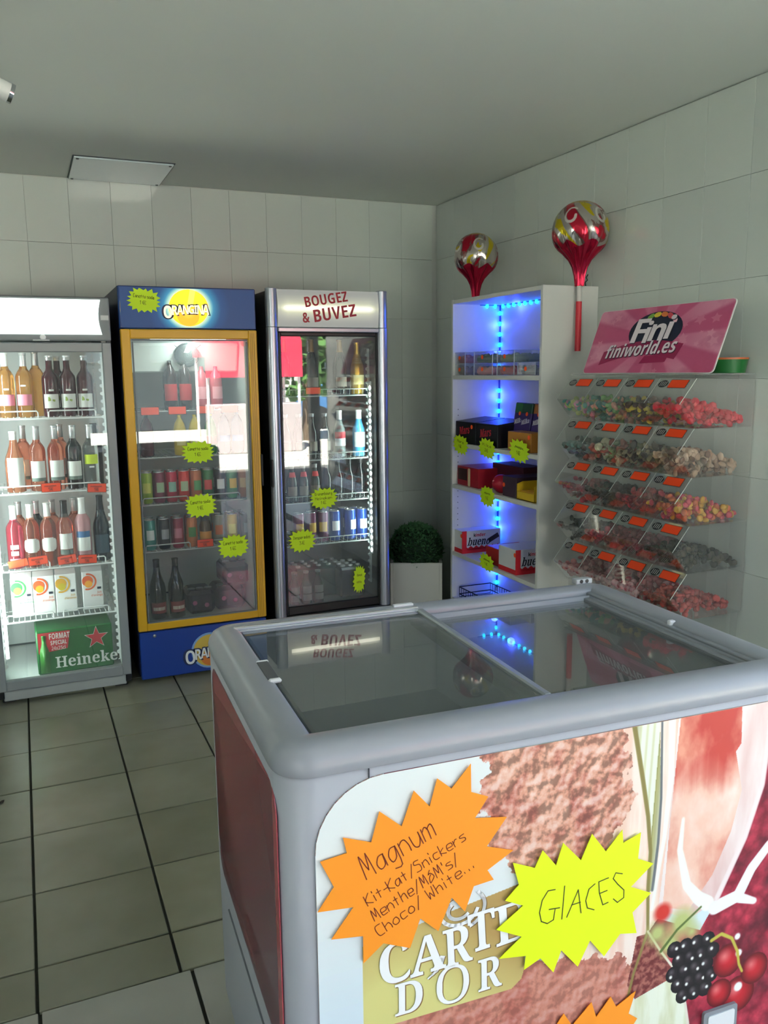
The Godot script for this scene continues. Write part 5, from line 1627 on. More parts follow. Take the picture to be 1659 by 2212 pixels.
func build_bookcase():
	var white := mt("melamine_white", "d2d2ce", 0.45)
	var o := thing("bookcase", "tall white bookcase with blue lit shelves of chocolate against the right wall", "bookcase", Vector3(2.299, 0, -3.63))
	for s in [-1, 1]:
		bx("side_panel", Vector3(0, 0.935, s * 0.421), Vector3(0.298, 1.87, 0.018), 0.001, white, o)
	bx("back_panel", Vector3(0.144, 0.95, 0), Vector3(0.006, 1.82, 0.824), 0.0, white, o)
	bx("top_board", Vector3(0, 1.859, 0), Vector3(0.296, 0.02, 0.824), 0.001, white, o)
	for y in [1.475, 1.115, 0.885, 0.507, 0.245, 0.08]:
		bx("shelf_board", Vector3(-0.004, y - 0.011, 0), Vector3(0.288, 0.022, 0.824), 0.001, white, o)
	bx("plinth", Vector3(-0.12, 0.03, 0), Vector3(0.018, 0.06, 0.824), 0.001, white, o)
	for i in 22:
		var b := MB.new()
		b.lathe([Vector2(0, 0), Vector2(0.0028, 0), Vector2(0.0028, 0.0006)], 8, Transform3D(Basis(Vector3.RIGHT, PI / 2), Vector3(-0.115, 0.62 + 0.032 * i, -0.4118)))
		obj("peg_hole", b, mt("peg_dark", "55585c", 0.8), o)

	# blue light strip: up the far back corner, along under the top
	var L := thing("light_strip", "blue light strip running up the back corner and along the top of the bookcase", "light strip", Vector3(2.43, 0, -4.03))
	var b := MB.new()
	var ys := []
	for seg in [[0.27, 0.482], [0.53, 0.858], [0.905, 1.09], [1.135, 1.45], [1.495, 1.846]]:
		b.box(Vector3(0.004, (seg[0] + seg[1]) / 2, 0.0), Vector3(0.003, seg[1] - seg[0], 0.008), 0.0, Basis(Vector3.UP, 0.78))
		var y: float = seg[0] + 0.03
		while y < seg[1] - 0.01:
			ys.append(Vector3(0.0, y, 0.004))
			y += 0.056
	b.box(Vector3(0.004, 1.846, 0.37), Vector3(0.008, 0.003, 0.74))
	b.box(Vector3(-0.06, 1.846, 0.002), Vector3(0.12, 0.003, 0.008))
	obj("tape", b, mt("tape_blue", "2a3ca0", 0.5), L)
	for i in 14:
		ys.append(Vector3(0.003, 1.842, 0.03 + 0.054 * i))
	for i in 2:
		ys.append(Vector3(-0.03 - 0.05 * i, 1.842, 0.004))
	b = MB.new()
	b.ball(Vector3.ZERO, Vector3(0.009, 0.012, 0.009), 8, 5)
	var lm := b.mesh()
	var led := glow("led_glow", "16b4ff", 6.0)
	for p in ys:
		var d := put("led", lm, led, L)
		d.position = p
	for y in [0.36, 0.62, 0.76, 1.0, 1.22, 1.36, 1.58, 1.74]:
		var li := OmniLight3D.new()
		li.name = "led_light"
		li.light_color = Color("3044ff")
		li.light_energy = 0.014
		li.light_size = 0.02
		li.omni_range = 6.0
		li.omni_attenuation = 2.0
		li.shadow_enabled = true
		L.add_child(li, true)
		li.position = Vector3(-0.02, y, 0.02)
	for zz in [0.2, 0.5]:
		var li := OmniLight3D.new()
		li.name = "led_light"
		li.light_color = Color("3044ff")
		li.light_energy = 0.012
		li.light_size = 0.02
		li.omni_range = 6.0
		li.omni_attenuation = 2.0
		li.shadow_enabled = true
		L.add_child(li, true)
		li.position = Vector3(-0.02, 1.825, zz)

	# clear boxes of sweets
	var cb := pane("box_clear", 0.10, 0.5, 0.03, "e8ecf0")
	var dot := mt("dot_orange", "ff5a1e", 0.6)
	var spec := [[-3.985, 0, 0.105, "82746a", "far left, lower"], [-3.745, 0, 0.185, "e09aa6", "second, lower"], [-3.53, 0, 0.155, "c85a6c", "third, lower"], [-3.345, 0, 0.15, "70747c", "nearest and standing alone"], [-3.985, 1, 0.105, "a85458", "far left, upper"], [-3.745, 1, 0.185, "5a7a60", "second, upper"], [-3.53, 1, 0.155, "728a66", "third, upper"]]
	for s in spec:
		var q := thing("sweet_box", "clear sweet box on the top bookcase shelf, %s" % s[4], "box", Vector3(2.165, 1.4755 + 0.0605 * s[1], s[0]), 0.0, "clear sweet boxes")
		b = MB.new()
		var w: float = s[2]
		b.box(Vector3(0.115, 0.029, -w / 2 + 0.001), Vector3(0.23, 0.056, 0.002))
		b.box(Vector3(0.115, 0.029, w / 2 - 0.001), Vector3(0.23, 0.056, 0.002))
		b.box(Vector3(0.001, 0.029, 0), Vector3(0.002, 0.056, w - 0.004))
		b.box(Vector3(0.229, 0.029, 0), Vector3(0.002, 0.056, w - 0.004))
		b.box(Vector3(0.115, 0.001, 0), Vector3(0.23, 0.002, w - 0.004))
		obj("box", b, cb, q)
		b = MB.new()
		b.box(Vector3(0.115, 0.0585, 0), Vector3(0.236, 0.003, w + 0.004), 0.001)
		for sz in [-1, 1]:
			b.box(Vector3(0.0005, 0.029, sz * (w / 2 - 0.0005)), Vector3(0.0035, 0.056, 0.0035))
		obj("lid", b, pane("box_lid_clear", 0.45, 0.5, 0.03, "dfe4ea"), q)
		b = MB.new()
		b.box(Vector3(0.115, 0.021, 0), Vector3(0.215, 0.034, w - 0.014), 0.01)
		for i in 60:
			b.ball(Vector3(rng.randf_range(0.014, 0.215), 0.012 + 0.012 * (i % 3) + rng.randf_range(-0.002, 0.002), rng.randf_range(-w / 2 + 0.014, w / 2 - 0.014)), Vector3(0.012, 0.011, 0.012), 6, 4, Basis.from_euler(Vector3(rng.randf() * 6, rng.randf() * 6, 0)))
		tag(obj("sweets", b, mt("sweets_" + s[3], s[3], 0.8), q), "", "", "", "stuff")
		b = MB.new()
		b.lathe([Vector2(0, 0.0008), Vector2(0.0105, 0.0008), Vector2(0.0105, 0)], 14, Transform3D(Basis(Vector3.BACK, PI / 2), Vector3(-0.0002, 0.03, -0.008)))
		obj("price_dot", b, dot, q)

	# second shelf down: dark bar boxes, tablets, caramel box
	var blk := mt("box_black", "15151c", 0.4)
	for k in 2:
		var q := thing("bar_box", ["black display box of chocolate bars with red script at the far end", "black display box of chocolate bars with red script beside the tablets"][k], "box", Vector3(2.165, 1.1155, [-3.925, -3.703][k]))
		b = MB.new()
		b.box(Vector3(0.09, 0.058, 0), Vector3(0.18, 0.116, 0.215), 0.002)
		b.prism(V2([0, 0, 0.18, 0, 0.18, 0.02]), 0.21, T(Vector3(0.0, 0.116, -0.105)))
		obj("box", b, blk, q)
		b = MB.new()
		b.text("Mars", facing_left(Vector3(-0.0006, 0.07, -0.01), 0.12), 0.04, 0.0006, SERIFB, 0.8, 0.25)
		obj("lettering", b, mt("script_red", "c02c38", 0.5), q)
		if k == 0:
			b = MB.new()
			b.lathe([Vector2(0, 0.0008), Vector2(0.011, 0.0008), Vector2(0.011, 0)], 14, Transform3D(Basis(Vector3.BACK, PI / 2), Vector3(-0.0012, 0.092, 0.07)))
			obj("price_dot", b, dot, q)
	for k in 4:
		var nm: String = ["green topped purple chocolate tablet leaning at the left of its row", "dark green topped chocolate tablet, second of the leaning row", "orange topped purple chocolate tablet, third of the leaning row", "violet chocolate tablet leaning nearest the white side panel"][k]
		var q := thing("chocolate_tablet", nm, "chocolate", Vector3(2.25 - 0.012 * (k % 2), 1.117, -3.565 + 0.082 * k))
		q.rotation = Vector3(0.12, -PI / 2, 0)
		q.rotate_object_local(Vector3.RIGHT, -0.28)
		b = MB.new()
		b.box(Vector3(0, 0.113, 0), Vector3(0.088, 0.226, 0.012), 0.003)
		obj("wrapper", b, mt("tablet_violet", "3c2c70", 0.4), q)
		b = MB.new()
		b.box(Vector3(0, 0.199, 0.0003), Vector3(0.0885, 0.052, 0.0126), 0.003)
		obj("flavour_band", b, mt("tab_%d" % k, ["2f7040", "1c4a38", "a8683c", "4a3c9c"][k], 0.4), q)
		b = MB.new()
		b.text("Milka", T(Vector3(0, 0.135, 0.0066), 0, 0, 0.2), 0.022, 0.0006, SERIFB, 0.8, 0.2)
		obj("lettering", b, mt("choc_white", "d8d4e0", 0.5), q)
		b = MB.new()
		b.lathe([Vector2(0, 0.0008), Vector2(0.010, 0.0008), Vector2(0.010, 0)], 14, Transform3D(Basis(Vector3.RIGHT, PI / 2), Vector3(0.005, 0.172, 0.0068)))
		obj("price_dot", b, dot, q)
	var g := thing("caramel_box", "caramel brown display box in front of the leaning tablets", "box", Vector3(2.16, 1.1155, -3.405))
	b = MB.new()
	b.box(Vector3(0.05, 0.046, 0), Vector3(0.08, 0.092, 0.205), 0.002)
	obj("box", b, mt("box_caramel", "b87a2c", 0.45), g)
	b = MB.new()
	scribble(b, Vector2(0, 0.046), 0.12, 0.03, 0.004, facing_left(Vector3(0.0094, 0, 0.0)), 6)
	obj("lettering", b, mt("script_rust", "9c3c24", 0.5), g)
	b = MB.new()
	b.lathe([Vector2(0, 0.0008), Vector2(0.011, 0.0008), Vector2(0.011, 0)], 14, Transform3D(Basis(Vector3.BACK, PI / 2), Vector3(0.0092, 0.072, 0.085)))
	obj("price_dot", b, dot, g)

	# third shelf down
	g = thing("red_box", "red chocolate box with a cut out front and cream tag at the far end", "box", Vector3(2.165, 0.8855, -3.915))
	b = MB.new()
	b.box(Vector3(0.125, 0.052, 0), Vector3(0.23, 0.104, 0.23), 0.002)
	obj("box", b, mt("box_red", "a81c2c", 0.4), g)
	b = MB.new()
	b.prism(V2([-0.10, 0.03, 0.0, 0.03, 0.0, 0.092, -0.10, 0.092]), 0.001, facing_left(Vector3(0.0095, 0, -0.005)))
	obj("window_cut", b, mt("cut_dark", "3a1c18", 0.6), g)
	b = MB.new()
	b.prism(round_rect(0.025, 0.002, 0.05, 0.098, 0.008), 0.001, facing_left(Vector3(0.009, 0, -0.02)))
	obj("cream_tag", b, mt("tag_cream", "d8c49c", 0.5), g)
	g = thing("red_pouch", "round red foil pouch of sweets beside the red box", "pouch", Vector3(2.215, 0.8855, -3.63))
	b = MB.new()
	b.ball(Vector3(0, 0.045, 0), Vector3(0.045, 0.048, 0.07), 16, 10)
	obj("pouch", b, mt("foil_red", "c01c34", 0.25, 0.2), g)
	for k in 2:
		g = thing("dark_box", ["dark plum box of chocolates between the pouch and the yellow tray", "long dark red box of chocolates lying behind the red pouch"][k], "box", Vector3([2.17, 2.30][k], 0.8855, [-3.487, -3.70][k]))
		bx("box", Vector3([0.1, 0.05][k], [0.05, 0.065][k], 0), [Vector3(0.2, 0.1, 0.125), Vector3(0.12, 0.13, 0.30)][k], 0.002, mt("box_plum", "3a2434", 0.45) if k == 0 else mt("box_maroon", "4c1420", 0.45), g)
		if k == 0:
			b = MB.new()
			b.lathe([Vector2(0, 0.0008), Vector2(0.011, 0.0008), Vector2(0.011, 0)], 14, Transform3D(Basis(Vector3.BACK, PI / 2), Vector3(-0.0002, 0.055, -0.05)))
			obj("price_dot", b, dot, g)
	g = thing("yellow_tray", "yellow card tray of wrapped bars next to the white side panel", "tray", Vector3(2.165, 0.8855, -3.335))
	b = MB.new()
	var yl := mt("card_yellow", "d8b020", 0.5)
	b.box(Vector3(0.1, 0.003, 0), Vector3(0.2, 0.006, 0.15), 0.001)
	b.box(Vector3(0.002, 0.02, 0), Vector3(0.004, 0.04, 0.15), 0.001)
	for s in [-1, 1]:
		b.prism(V2([0, 0, 0.2, 0, 0.2, 0.085, 0.03, 0.085, 0, 0.075]), 0.003, T(Vector3(0, 0, s * 0.0735 - 0.0015)))
	obj("tray", b, yl, g)
	for k in 5:
		var q := thing("wrapped_bar", ["yellow wrapped bar at the front of the card tray", "second yellow wrapped bar in the card tray", "third yellow wrapped bar in the card tray", "fourth yellow wrapped bar in the card tray", "yellow wrapped bar at the back of the card tray"][k], "chocolate bar", Vector3(2.19 + 0.034 * k, 0.893, -3.335), 0.0, "bars in the yellow tray")
		b = MB.new()
		b.box(Vector3(0, 0.022, 0), Vector3(0.022, 0.034, 0.13), 0.006, Basis(Vector3.BACK, 0.3))
		obj("wrapper", b, mt("bar_gold", "c8921c", 0.35), q)

	# fourth shelf down: white and red display boxes
	var wh := mt("box_white", "d6d6da", 0.45)
	var rd := mt("box_bright_red", "d4202c", 0.45)
	for k in 2:
		var w: float = [0.095, 0.165][k]
		g = thing("bueno_box", ["white and red chocolate box with black script turned end on at the far left", "white and red chocolate box cut off by the white side panel"][k], "box", Vector3(2.165, 0.5075, [-3.997, -3.488][k]))
		b = MB.new()
		b.box(Vector3(0.12, 0.062, 0), Vector3(0.24, 0.124, w), 0.002)
		obj("box", b, wh, g)
		b = MB.new()
		b.box(Vector3(0.012, 0.062, w / 2 - 0.002), Vector3(0.028, 0.1245, 0.0055), 0.001)
		b.box(Vector3(0.12, 0.012, 0), Vector3(0.2408, 0.0245, w + 0.0008))
		var zz := PackedVector2Array()
		zz.append(Vector2(0, 0.02))
		for i in 15:
			zz.append(Vector2(0.24 * i / 14.0, 0.028 + (0.012 if i % 2 else 0.0)))
		zz.append(Vector2(0.24, 0.02))
		b.prism(zz, 0.0004, T(Vector3(0, 0, w / 2)))
		obj("red_print", b, rd, g)
		b = MB.new()
		b.text("bueno", T(Vector3(0.105, 0.062, w / 2 + 0.0006)), 0.042, 0.0006, SERIFB, 0.78, 0.25)
		b.text("k", T(Vector3(0.075, 0.098, w / 2 + 0.0006)), 0.018, 0.0006, SANSB)
		obj("lettering", b, mt("print_black", "1c1a20", 0.5), g)
		b = MB.new()
		b.text("inder", T(Vector3(0.112, 0.098, w / 2 + 0.0006)), 0.018, 0.0006, SANSB)
		obj("red_lettering", b, rd, g)
		b = MB.new()
		b.box(Vector3(0.195, 0.075, w / 2 + 0.0004), Vector3(0.07, 0.026, 0.001), 0.0, Basis(Vector3.BACK, 0.45))
		obj("bar_print", b, mt("bar_brown", "3a2a26", 0.5), g)
		b = MB.new()
		b.lathe([Vector2(0, 0.0008), Vector2(0.011, 0.0008), Vector2(0.011, 0)], 14, Transform3D(Basis(Vector3.BACK, PI / 2), Vector3(-0.0004, 0.098, w / 2 - 0.012)))
		obj("price_dot", b, dot, g)
	g = thing("red_box", "plain red open box between the white chocolate boxes", "box", Vector3(2.18, 0.5075, -3.66))
	bx("box", Vector3(0.1, 0.045, 0), Vector3(0.2, 0.09, 0.13), 0.003, mt("box_red2", "b02424", 0.45), g)
	g = thing("wire_basket", "dark wire basket on the lower bookcase shelf just above the freezer rim", "basket", Vector3(2.18, 0.2455, -3.86))
	b = MB.new()
	for y in [0.02, 0.06]:
		b.tube([Vector3(0, y, -0.15), Vector3(0, y, 0.15), Vector3(0.2, y, 0.15), Vector3(0.2, y, -0.15), Vector3(0, y, -0.15)], 0.003, 5)
	for i in 13:
		b.tube([Vector3(0, 0.06, -0.15 + 0.025 * i), Vector3(0, 0.003, -0.15 + 0.025 * i), Vector3(0.2, 0.003, -0.15 + 0.025 * i), Vector3(0.2, 0.06, -0.15 + 0.025 * i)], 0.002, 4)
	obj("wire", b, mt("basket_dark", "22242c", 0.5, 0.4), g)

	var gl := "price stars on the bookcase shelves"
	price_star("yellow green price star at the far end of the second bookcase board", facing_left(Vector3(2.1485, 1.109, -3.947), -0.12), 0.085, 0.052, ["Mars", "1€"], 31, "c9ec10", 0.0, 14, gl)
	price_star("yellow green price star in the middle of the second bookcase board", facing_left(Vector3(2.1485, 1.110, -3.670), -0.10), 0.085, 0.052, ["Milka", "2€"], 32, "c9ec10", 0.0, 14, gl)
	price_star("yellow green price star nearest the side panel on the second bookcase board", facing_left(Vector3(2.1485, 1.122, -3.371), -0.12), 0.092, 0.055, ["~", "1€"], 33, "c9ec10", 0.0, 14, gl)
	price_star("yellow green price star hanging on the third bookcase board", facing_left(Vector3(2.1485, 0.866, -3.661), -0.05), 0.075, 0.054, ["~", "1€"], 34, "c9ec10", 0.0, 13, gl)
	price_star("yellow green price star hanging on the fourth bookcase board", facing_left(Vector3(2.1485, 0.521, -3.661), -0.08), 0.076, 0.046, ["~", "1€"], 35, "c9ec10", 0.0, 12, gl)


# ------------------------------------------------------------------ pick and mix stand
func pink_texture() -> ImageTexture:
	var im := Image.create(640, 320, false, Image.FORMAT_RGB8)
	var f := FastNoiseLite.new()
	f.seed = 4; f.frequency = 0.006
	for y in 320:
		for x in 640:
			var p := Vector2(x - 330.0, y - 150.0)
			var a := atan2(p.y, p.x)
			var r := 0.5 + 0.5 * sin(a * 9.0 + 0.6)
			var c := Color("cc5a82").lerp(Color("e796b2"), smoothstep(0.35, 0.7, r) * clampf(p.length() / 260.0, 0.2, 1.0))
			c = c.lerp(Color("b84a70"), clampf(f.get_noise_2d(x, y) * 0.8, 0, 0.4))
			im.set_pixel(x, y, c)
	for i in 26:
		var c := Vector2(rng.randf_range(10, 630), rng.randf_range(8, 312))
		var s := rng.randf_range(10, 30)
		var sp := PackedVector2Array()
		var a0 := rng.randf() * 6.0
		for k in 10:
			sp.append(c + Vector2(cos(a0 + PI * k / 5), sin(a0 + PI * k / 5)) * s * (1.0 if k % 2 == 0 else 0.5))
		fill_poly(im, sp, im.get_pixel(clampi(int(c.x), 0, 639), clampi(int(c.y), 0, 319)).lerp(Color("f0a8bc"), 0.4))
	return ImageTexture.create_from_image(im)

func build_candy_stand():
	var X0 := 2.17
	var Z0 := -3.0
	var P := 0.1815
	var acr := pane("acrylic", 0.05, 0.5, 0.0, "c8cec8")
	var o := thing("candy_stand", "clear acrylic pick and mix stand of four by five sweet bins against the right wall", "stand", Vector3(2.3, 0, -2.637))
	var edge := mt("acrylic_edge", "c4cac4", 0.2)
	var rows := [1.464, 1.289, 1.114, 0.938, 0.763]
	var ov := mt("badge_dark", "26262a", 0.4)
	var ovl := mt("badge_white", "d8d8d4", 0.4)
	for r in 5:
		var L: float = rows[r]
		for c in 4:
			var zc := Z0 + P * (c + 0.5)
			var b := MB.new()
			# lid
			var d := Vector3(-0.072, -0.088, 0)
			var nl := Vector3(-0.088, 0.072, 0).normalized()
			b.box(Vector3(X0, L, zc) - o.position + d * 0.5 + nl * 0.0015, Vector3(d.length(), 0.003, P - 0.006), 0.0, Basis(d.normalized(), nl, d.normalized().cross(nl)))
			var lid := obj("bin_lid", b, acr, o)
			# maker's badge, striped dark and white
			var BX := Transform3D(Basis(Vector3(0, 0, 1), -d.normalized(), Vector3(0, 0, 1).cross(-d.normalized())), Vector3(X0, L, zc) - o.position + d * 0.24 + nl * 0.0032)
			b = MB.new()
			var ep := PackedVector2Array()
			for i in 18:
				ep.append(Vector2(-0.052 + cos(TAU * i / 18) * 0.024, sin(TAU * i / 18) * 0.016))
			b.prism(ep, 0.0006, BX)
			var bd := obj("badge", b, ov, lid)
			b = MB.new()
			for i in 4:
				b.ribbon([Vector2(-0.066 + 0.009 * i, -0.009), Vector2(-0.064 + 0.009 * i, 0.009)], 0.0028, BX * T(Vector3(0, 0, 0.0009)))
			tag_card("orange price label on the %s row of the sweet bins, %s" % [["top", "second", "third", "fourth", "lowest"][r], ["at the bookcase end", "second from the bookcase", "third from the bookcase", "at the near end"][c]], Transform3D(o.transform) * BX * T(Vector3(0.024, 0.0, 0.0006), 0, 0, 0.0), 0.088, 0.036, "orange price labels on the sweet bins", false)
			obj("badge_print", b, ovl, lid)
		var b := MB.new()
		# sloping lower front, floor, dividers
		var w := P * 4
		var zc := Z0 + w / 2
		var d2 := Vector3(0.072, -0.082, 0)
		var n2 := Vector3(-0.082, -0.072, 0).normalized()
		b.box(Vector3(X0 - 0.072, L - 0.088, zc) - o.position + d2 * 0.5, Vector3(d2.length(), 0.003, w), 0.0, Basis(d2.normalized(), n2, d2.normalized().cross(n2)))
		b.box(Vector3(X0 + 0.135, L - 0.1735, zc) - o.position, Vector3(0.27, 0.003, w))
		obj("bin_tray", b, acr, o)
		for c in 5:
			b = MB.new()
			b.prism(V2([X0 - 0.071, L - 0.088, X0 + 0.001, L - 0.171, 2.443, L - 0.171, 2.443, L - 0.001, X0 + 0.001, L - 0.001]), 0.003, T(Vector3(0, 0, Z0 + P * c - 0.0015) - o.position))
			obj("bin_divider", b, acr, o)
			b = MB.new()
			b.tube([Vector3(X0, L, Z0 + P * c) - o.position, Vector3(X0 - 0.072, L - 0.088, Z0 + P * c) - o.position], 0.0018, 4)
			obj("bin_edge", b, edge, o)
	var b := MB.new()
	b.box(Vector3(X0 + 0.135, 1.4785, Z0 + P * 2) - o.position, Vector3(0.275, 0.005, P * 4 + 0.01), 0.001)
	obj("top_plate", b, pane("acrylic_top", 0.35, 0.5, 0.0, "c0c4c0"), o)
	for z in [Z0 + 0.01, Z0 + P * 4 - 0.01]:
		for x in [X0 + 0.02, 2.42]:
			b = MB.new()
			b.box(Vector3(x, 0.295, z) - o.position, Vector3(0.03, 0.59, 0.006), 0.001)
			obj("leg", b, acr, o)
	# header sign, leaning back
	var tilt := 0.36
	var H := 0.275
	var SX := Transform3D(Basis(Vector3.UP, -PI / 2) * Basis(Vector3.RIGHT, -tilt), Vector3(2.2, 1.482, -2.60))
	var s := thing("header_sign", "pink sweets sign with a dark oval logo leaning on top of the candy stand", "sign")
	s.transform = SX
	b = MB.new()
	b.prism(round_rect(-0.367, 0.0, 0.367, H, 0.018), 0.004, T(Vector3(0, 0, -0.0042)))
	obj("edge_board", b, mt("sign_edge", "dcdcd8", 0.4), s)
	b = MB.new()
	b.prism(round_rect(-0.364, 0.003, 0.364, H - 0.003, 0.016), 0.001)
	var pm := mt("sign_pink", "ffffff", 0.3)
	pm.albedo_texture = pink_texture()
	obj("pink_print", b, pm, s)
	b = MB.new()
	var el := PackedVector2Array()
	for i in 32:
		el.append(Vector2(0.0, 0.172) + Vector2(cos(TAU * i / 32) * 0.146, sin(TAU * i / 32) * 0.078))
	b.prism(el, 0.001, T(Vector3(0, 0, 0.001)))
	obj("oval_print", b, mt("oval_navy", "1a2038", 0.35), s)
	b = MB.new()
	for i in 5:
		var a := 0.72 + 0.33 * i
		b = MB.new()
		b.ball(Vector3(0.005 + cos(a) * 0.115, 0.172 + sin(a) * 0.066, 0.0022), Vector3(0.021, 0.011, 0.0012), 10, 4, Basis(Vector3.BACK, a - PI / 2))
		obj("sweet_print", b, mt("sweetp_%d" % i, ["f0c0cc", "d04a58", "e07a3c", "e8d040", "7ab04c"][i], 0.4), s)
	b = MB.new()
	var rib := PackedVector2Array()
	for i in 9:
		var t := i / 8.0
		rib.append(Vector2(-0.275 + 0.43 * t, 0.036 + 0.05 * sin(PI * t) * 0.6 + 0.018 * t))
	for i in 9:
		var t := 1.0 - i / 8.0
		rib.append(Vector2(-0.265 + 0.445 * t, 0.092 + 0.05 * sin(PI * t) * 0.6 + 0.022 * t))
	b.prism(rib, 0.001, T(Vector3(0, 0, 0.002)))
	b.prism(V2([-0.03, 0.04, 0.11, 0.045, 0.12, 0.072, -0.01, 0.07]), 0.0008, T(Vector3(0, 0, 0.0012)))
	obj("ribbon_print", b, mt("ribbon_magenta", "a01e52", 0.4), s)
	for k in 2:
		b = MB.new()
		var off := Vector3(0.003, -0.003, 0) * (1 - k) + Vector3(0, 0, 0.0036 + 0.0008 * k)
		var hs := [["F", -0.082, 0.172, 0.098], ["i", -0.034, 0.163, 0.084], ["n", 0.022, 0.172, 0.088], ["i", 0.082, 0.178, 0.088]]
		for q in hs:
			b.text(q[0], T(Vector3(q[1], q[2], 0) + off), q[3], 0.0007, SANSB, 1.35, 0.12)
		b.text("finiworld.es", T(Vector3(-0.048, 0.098, 0) + off, 0, 0, 0.05), 0.052, 0.0007, SANSB, 0.96, 0.2)
		obj("lettering", b, mt("sign_shadow", "2c2434", 0.5) if k == 0 else mt("sign_white", "ecdfe4", 0.4), s)
	# green tub on top
	var tub := thing("plastic_tub", "green plastic tub with an orange rim on top of the candy stand behind the sign", "tub", Vector3(2.375, 1.4815, -2.335))
	b = MB.new()
	b.lathe([Vector2(0, 0), Vector2(0.058, 0), Vector2(0.066, 0.048), Vector2(0.063, 0.048), Vector2(0.055, 0.004), Vector2(0, 0.004)], 24)
	obj("tub", b, mt("tub_green", "1c6c30", 0.35), tub)
	b = MB.new()
	b.lathe([Vector2(0.064, 0.048), Vector2(0.068, 0.048), Vector2(0.068, 0.055), Vector2(0.064, 0.055), Vector2(0.064, 0.048)], 24)
	obj("rim", b, mt("tub_rim", "c8683c", 0.4), tub)

	# the sweets themselves: a heap in each bin
	var heaps := [
		[["d898b0", "5aa89a", "b8c878"], ["e8a088", "8cc078", "5a8c84"], ["5a4034", "c8b040", "70504a"], ["e02038", "e83044", "d01c30"]],
		[["3f5a54", "6c8c84", "54443c"], ["8a9a68", "c8c4a0", "b05a48"], ["6c6a48", "4a3a30", "a89a78"], ["b8967a", "7c5844", "d0b49a"]],
		[["a84450", "c05a60", "803c40"], ["3c342c", "4c4038", "2c2824"], ["7c3038", "c83c44", "a85048"], ["d86c3c", "e0a83c", "d84c5c"]],
		[["2c2c28", "34342e", "3c3830"], ["a83444", "c84454", "8c2c38"], ["80343c", "b0606c", "903c48"], ["3a2e1e", "4a3c26", "2c2216"]],
		[["c87878", "d89490", "b05a60"], ["b86064", "8c3c40", "d09088"], ["c85464", "d8949c", "b83c4c"], ["b83c38", "c84840", "a03430"]]]
	for r in 5:
		for c in 4:
			var hp := thing("sweet_heap", "sweets heaped in the %s row bin %s: %s" % [["top", "second", "third", "fourth", "lowest"][r], ["at the bookcase end", "second from the bookcase", "third from the bookcase", "at the near end"][c], ["pink teal and green foams", "peach and green foams", "brown cola shapes", "bright red pieces", "dark teal mix", "green and cream sticks", "dark olive mix", "brown and beige pieces", "dull red pieces", "black liquorice", "dark red pieces", "orange and pink mix", "black pieces", "crimson pieces", "plum and pink pieces", "dark brown pieces", "pale pink pieces", "rose and maroon pieces", "pink and white pieces", "brick red pieces"][r * 4 + c]], "sweets", Vector3(X0, rows[r] - 0.171, Z0 + P * (c + 0.5)))
			for k in 3:
				var mb := MB.new()
				for i in 84:
					var x := rng.randf_range(-0.055, 0.252)
					var hmax := 0.0
					var y0 := 0.006
					if x < 0.0:
						y0 = -x * 1.14 + 0.012
						hmax = 0.075 + x * 0.3
					else:
						hmax = 0.088 * pow(clampf(1.0 - (x - 0.05) / 0.215, 0, 1), 0.6) + 0.006
					var y := lerpf(y0, maxf(y0 + 0.003, hmax), pow(rng.randf(), 0.7))
					var sz := rng.randf_range(0.0105, 0.0155)
					mb.ball(Vector3(x, y, rng.randf_range(-P / 2 + 0.018, P / 2 - 0.018)), Vector3(sz, sz * 0.62, sz * 1.35 if r == 1 else sz), 7, 4, Basis.from_euler(Vector3(rng.randf() * 6, rng.randf() * 6, rng.randf() * 6)))
				tag(obj("sweets", mb, mt("sweet_" + heaps[r][c][k], heaps[r][c][k], 0.45), hp), "", "", "", "stuff")


# ------------------------------------------------------------------ balloons, planter, lamp, ceiling panel
func balloon_texture(sd: int) -> ImageTexture:
	var im := Image.create(512, 256, false, Image.FORMAT_RGB8)
	var f := FastNoiseLite.new()
	f.seed = sd; f.frequency = 0.012
	for y in 256:
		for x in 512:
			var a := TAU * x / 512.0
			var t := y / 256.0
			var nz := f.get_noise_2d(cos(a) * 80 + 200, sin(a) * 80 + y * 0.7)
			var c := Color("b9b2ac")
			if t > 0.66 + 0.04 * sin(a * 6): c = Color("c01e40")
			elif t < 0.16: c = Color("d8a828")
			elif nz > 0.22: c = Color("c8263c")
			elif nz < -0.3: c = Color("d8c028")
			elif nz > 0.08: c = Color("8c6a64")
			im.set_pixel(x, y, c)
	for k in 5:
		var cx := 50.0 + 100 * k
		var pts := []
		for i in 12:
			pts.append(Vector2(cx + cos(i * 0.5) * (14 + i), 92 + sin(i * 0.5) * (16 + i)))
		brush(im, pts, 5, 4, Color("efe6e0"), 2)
	return ImageTexture.create_from_image(im)

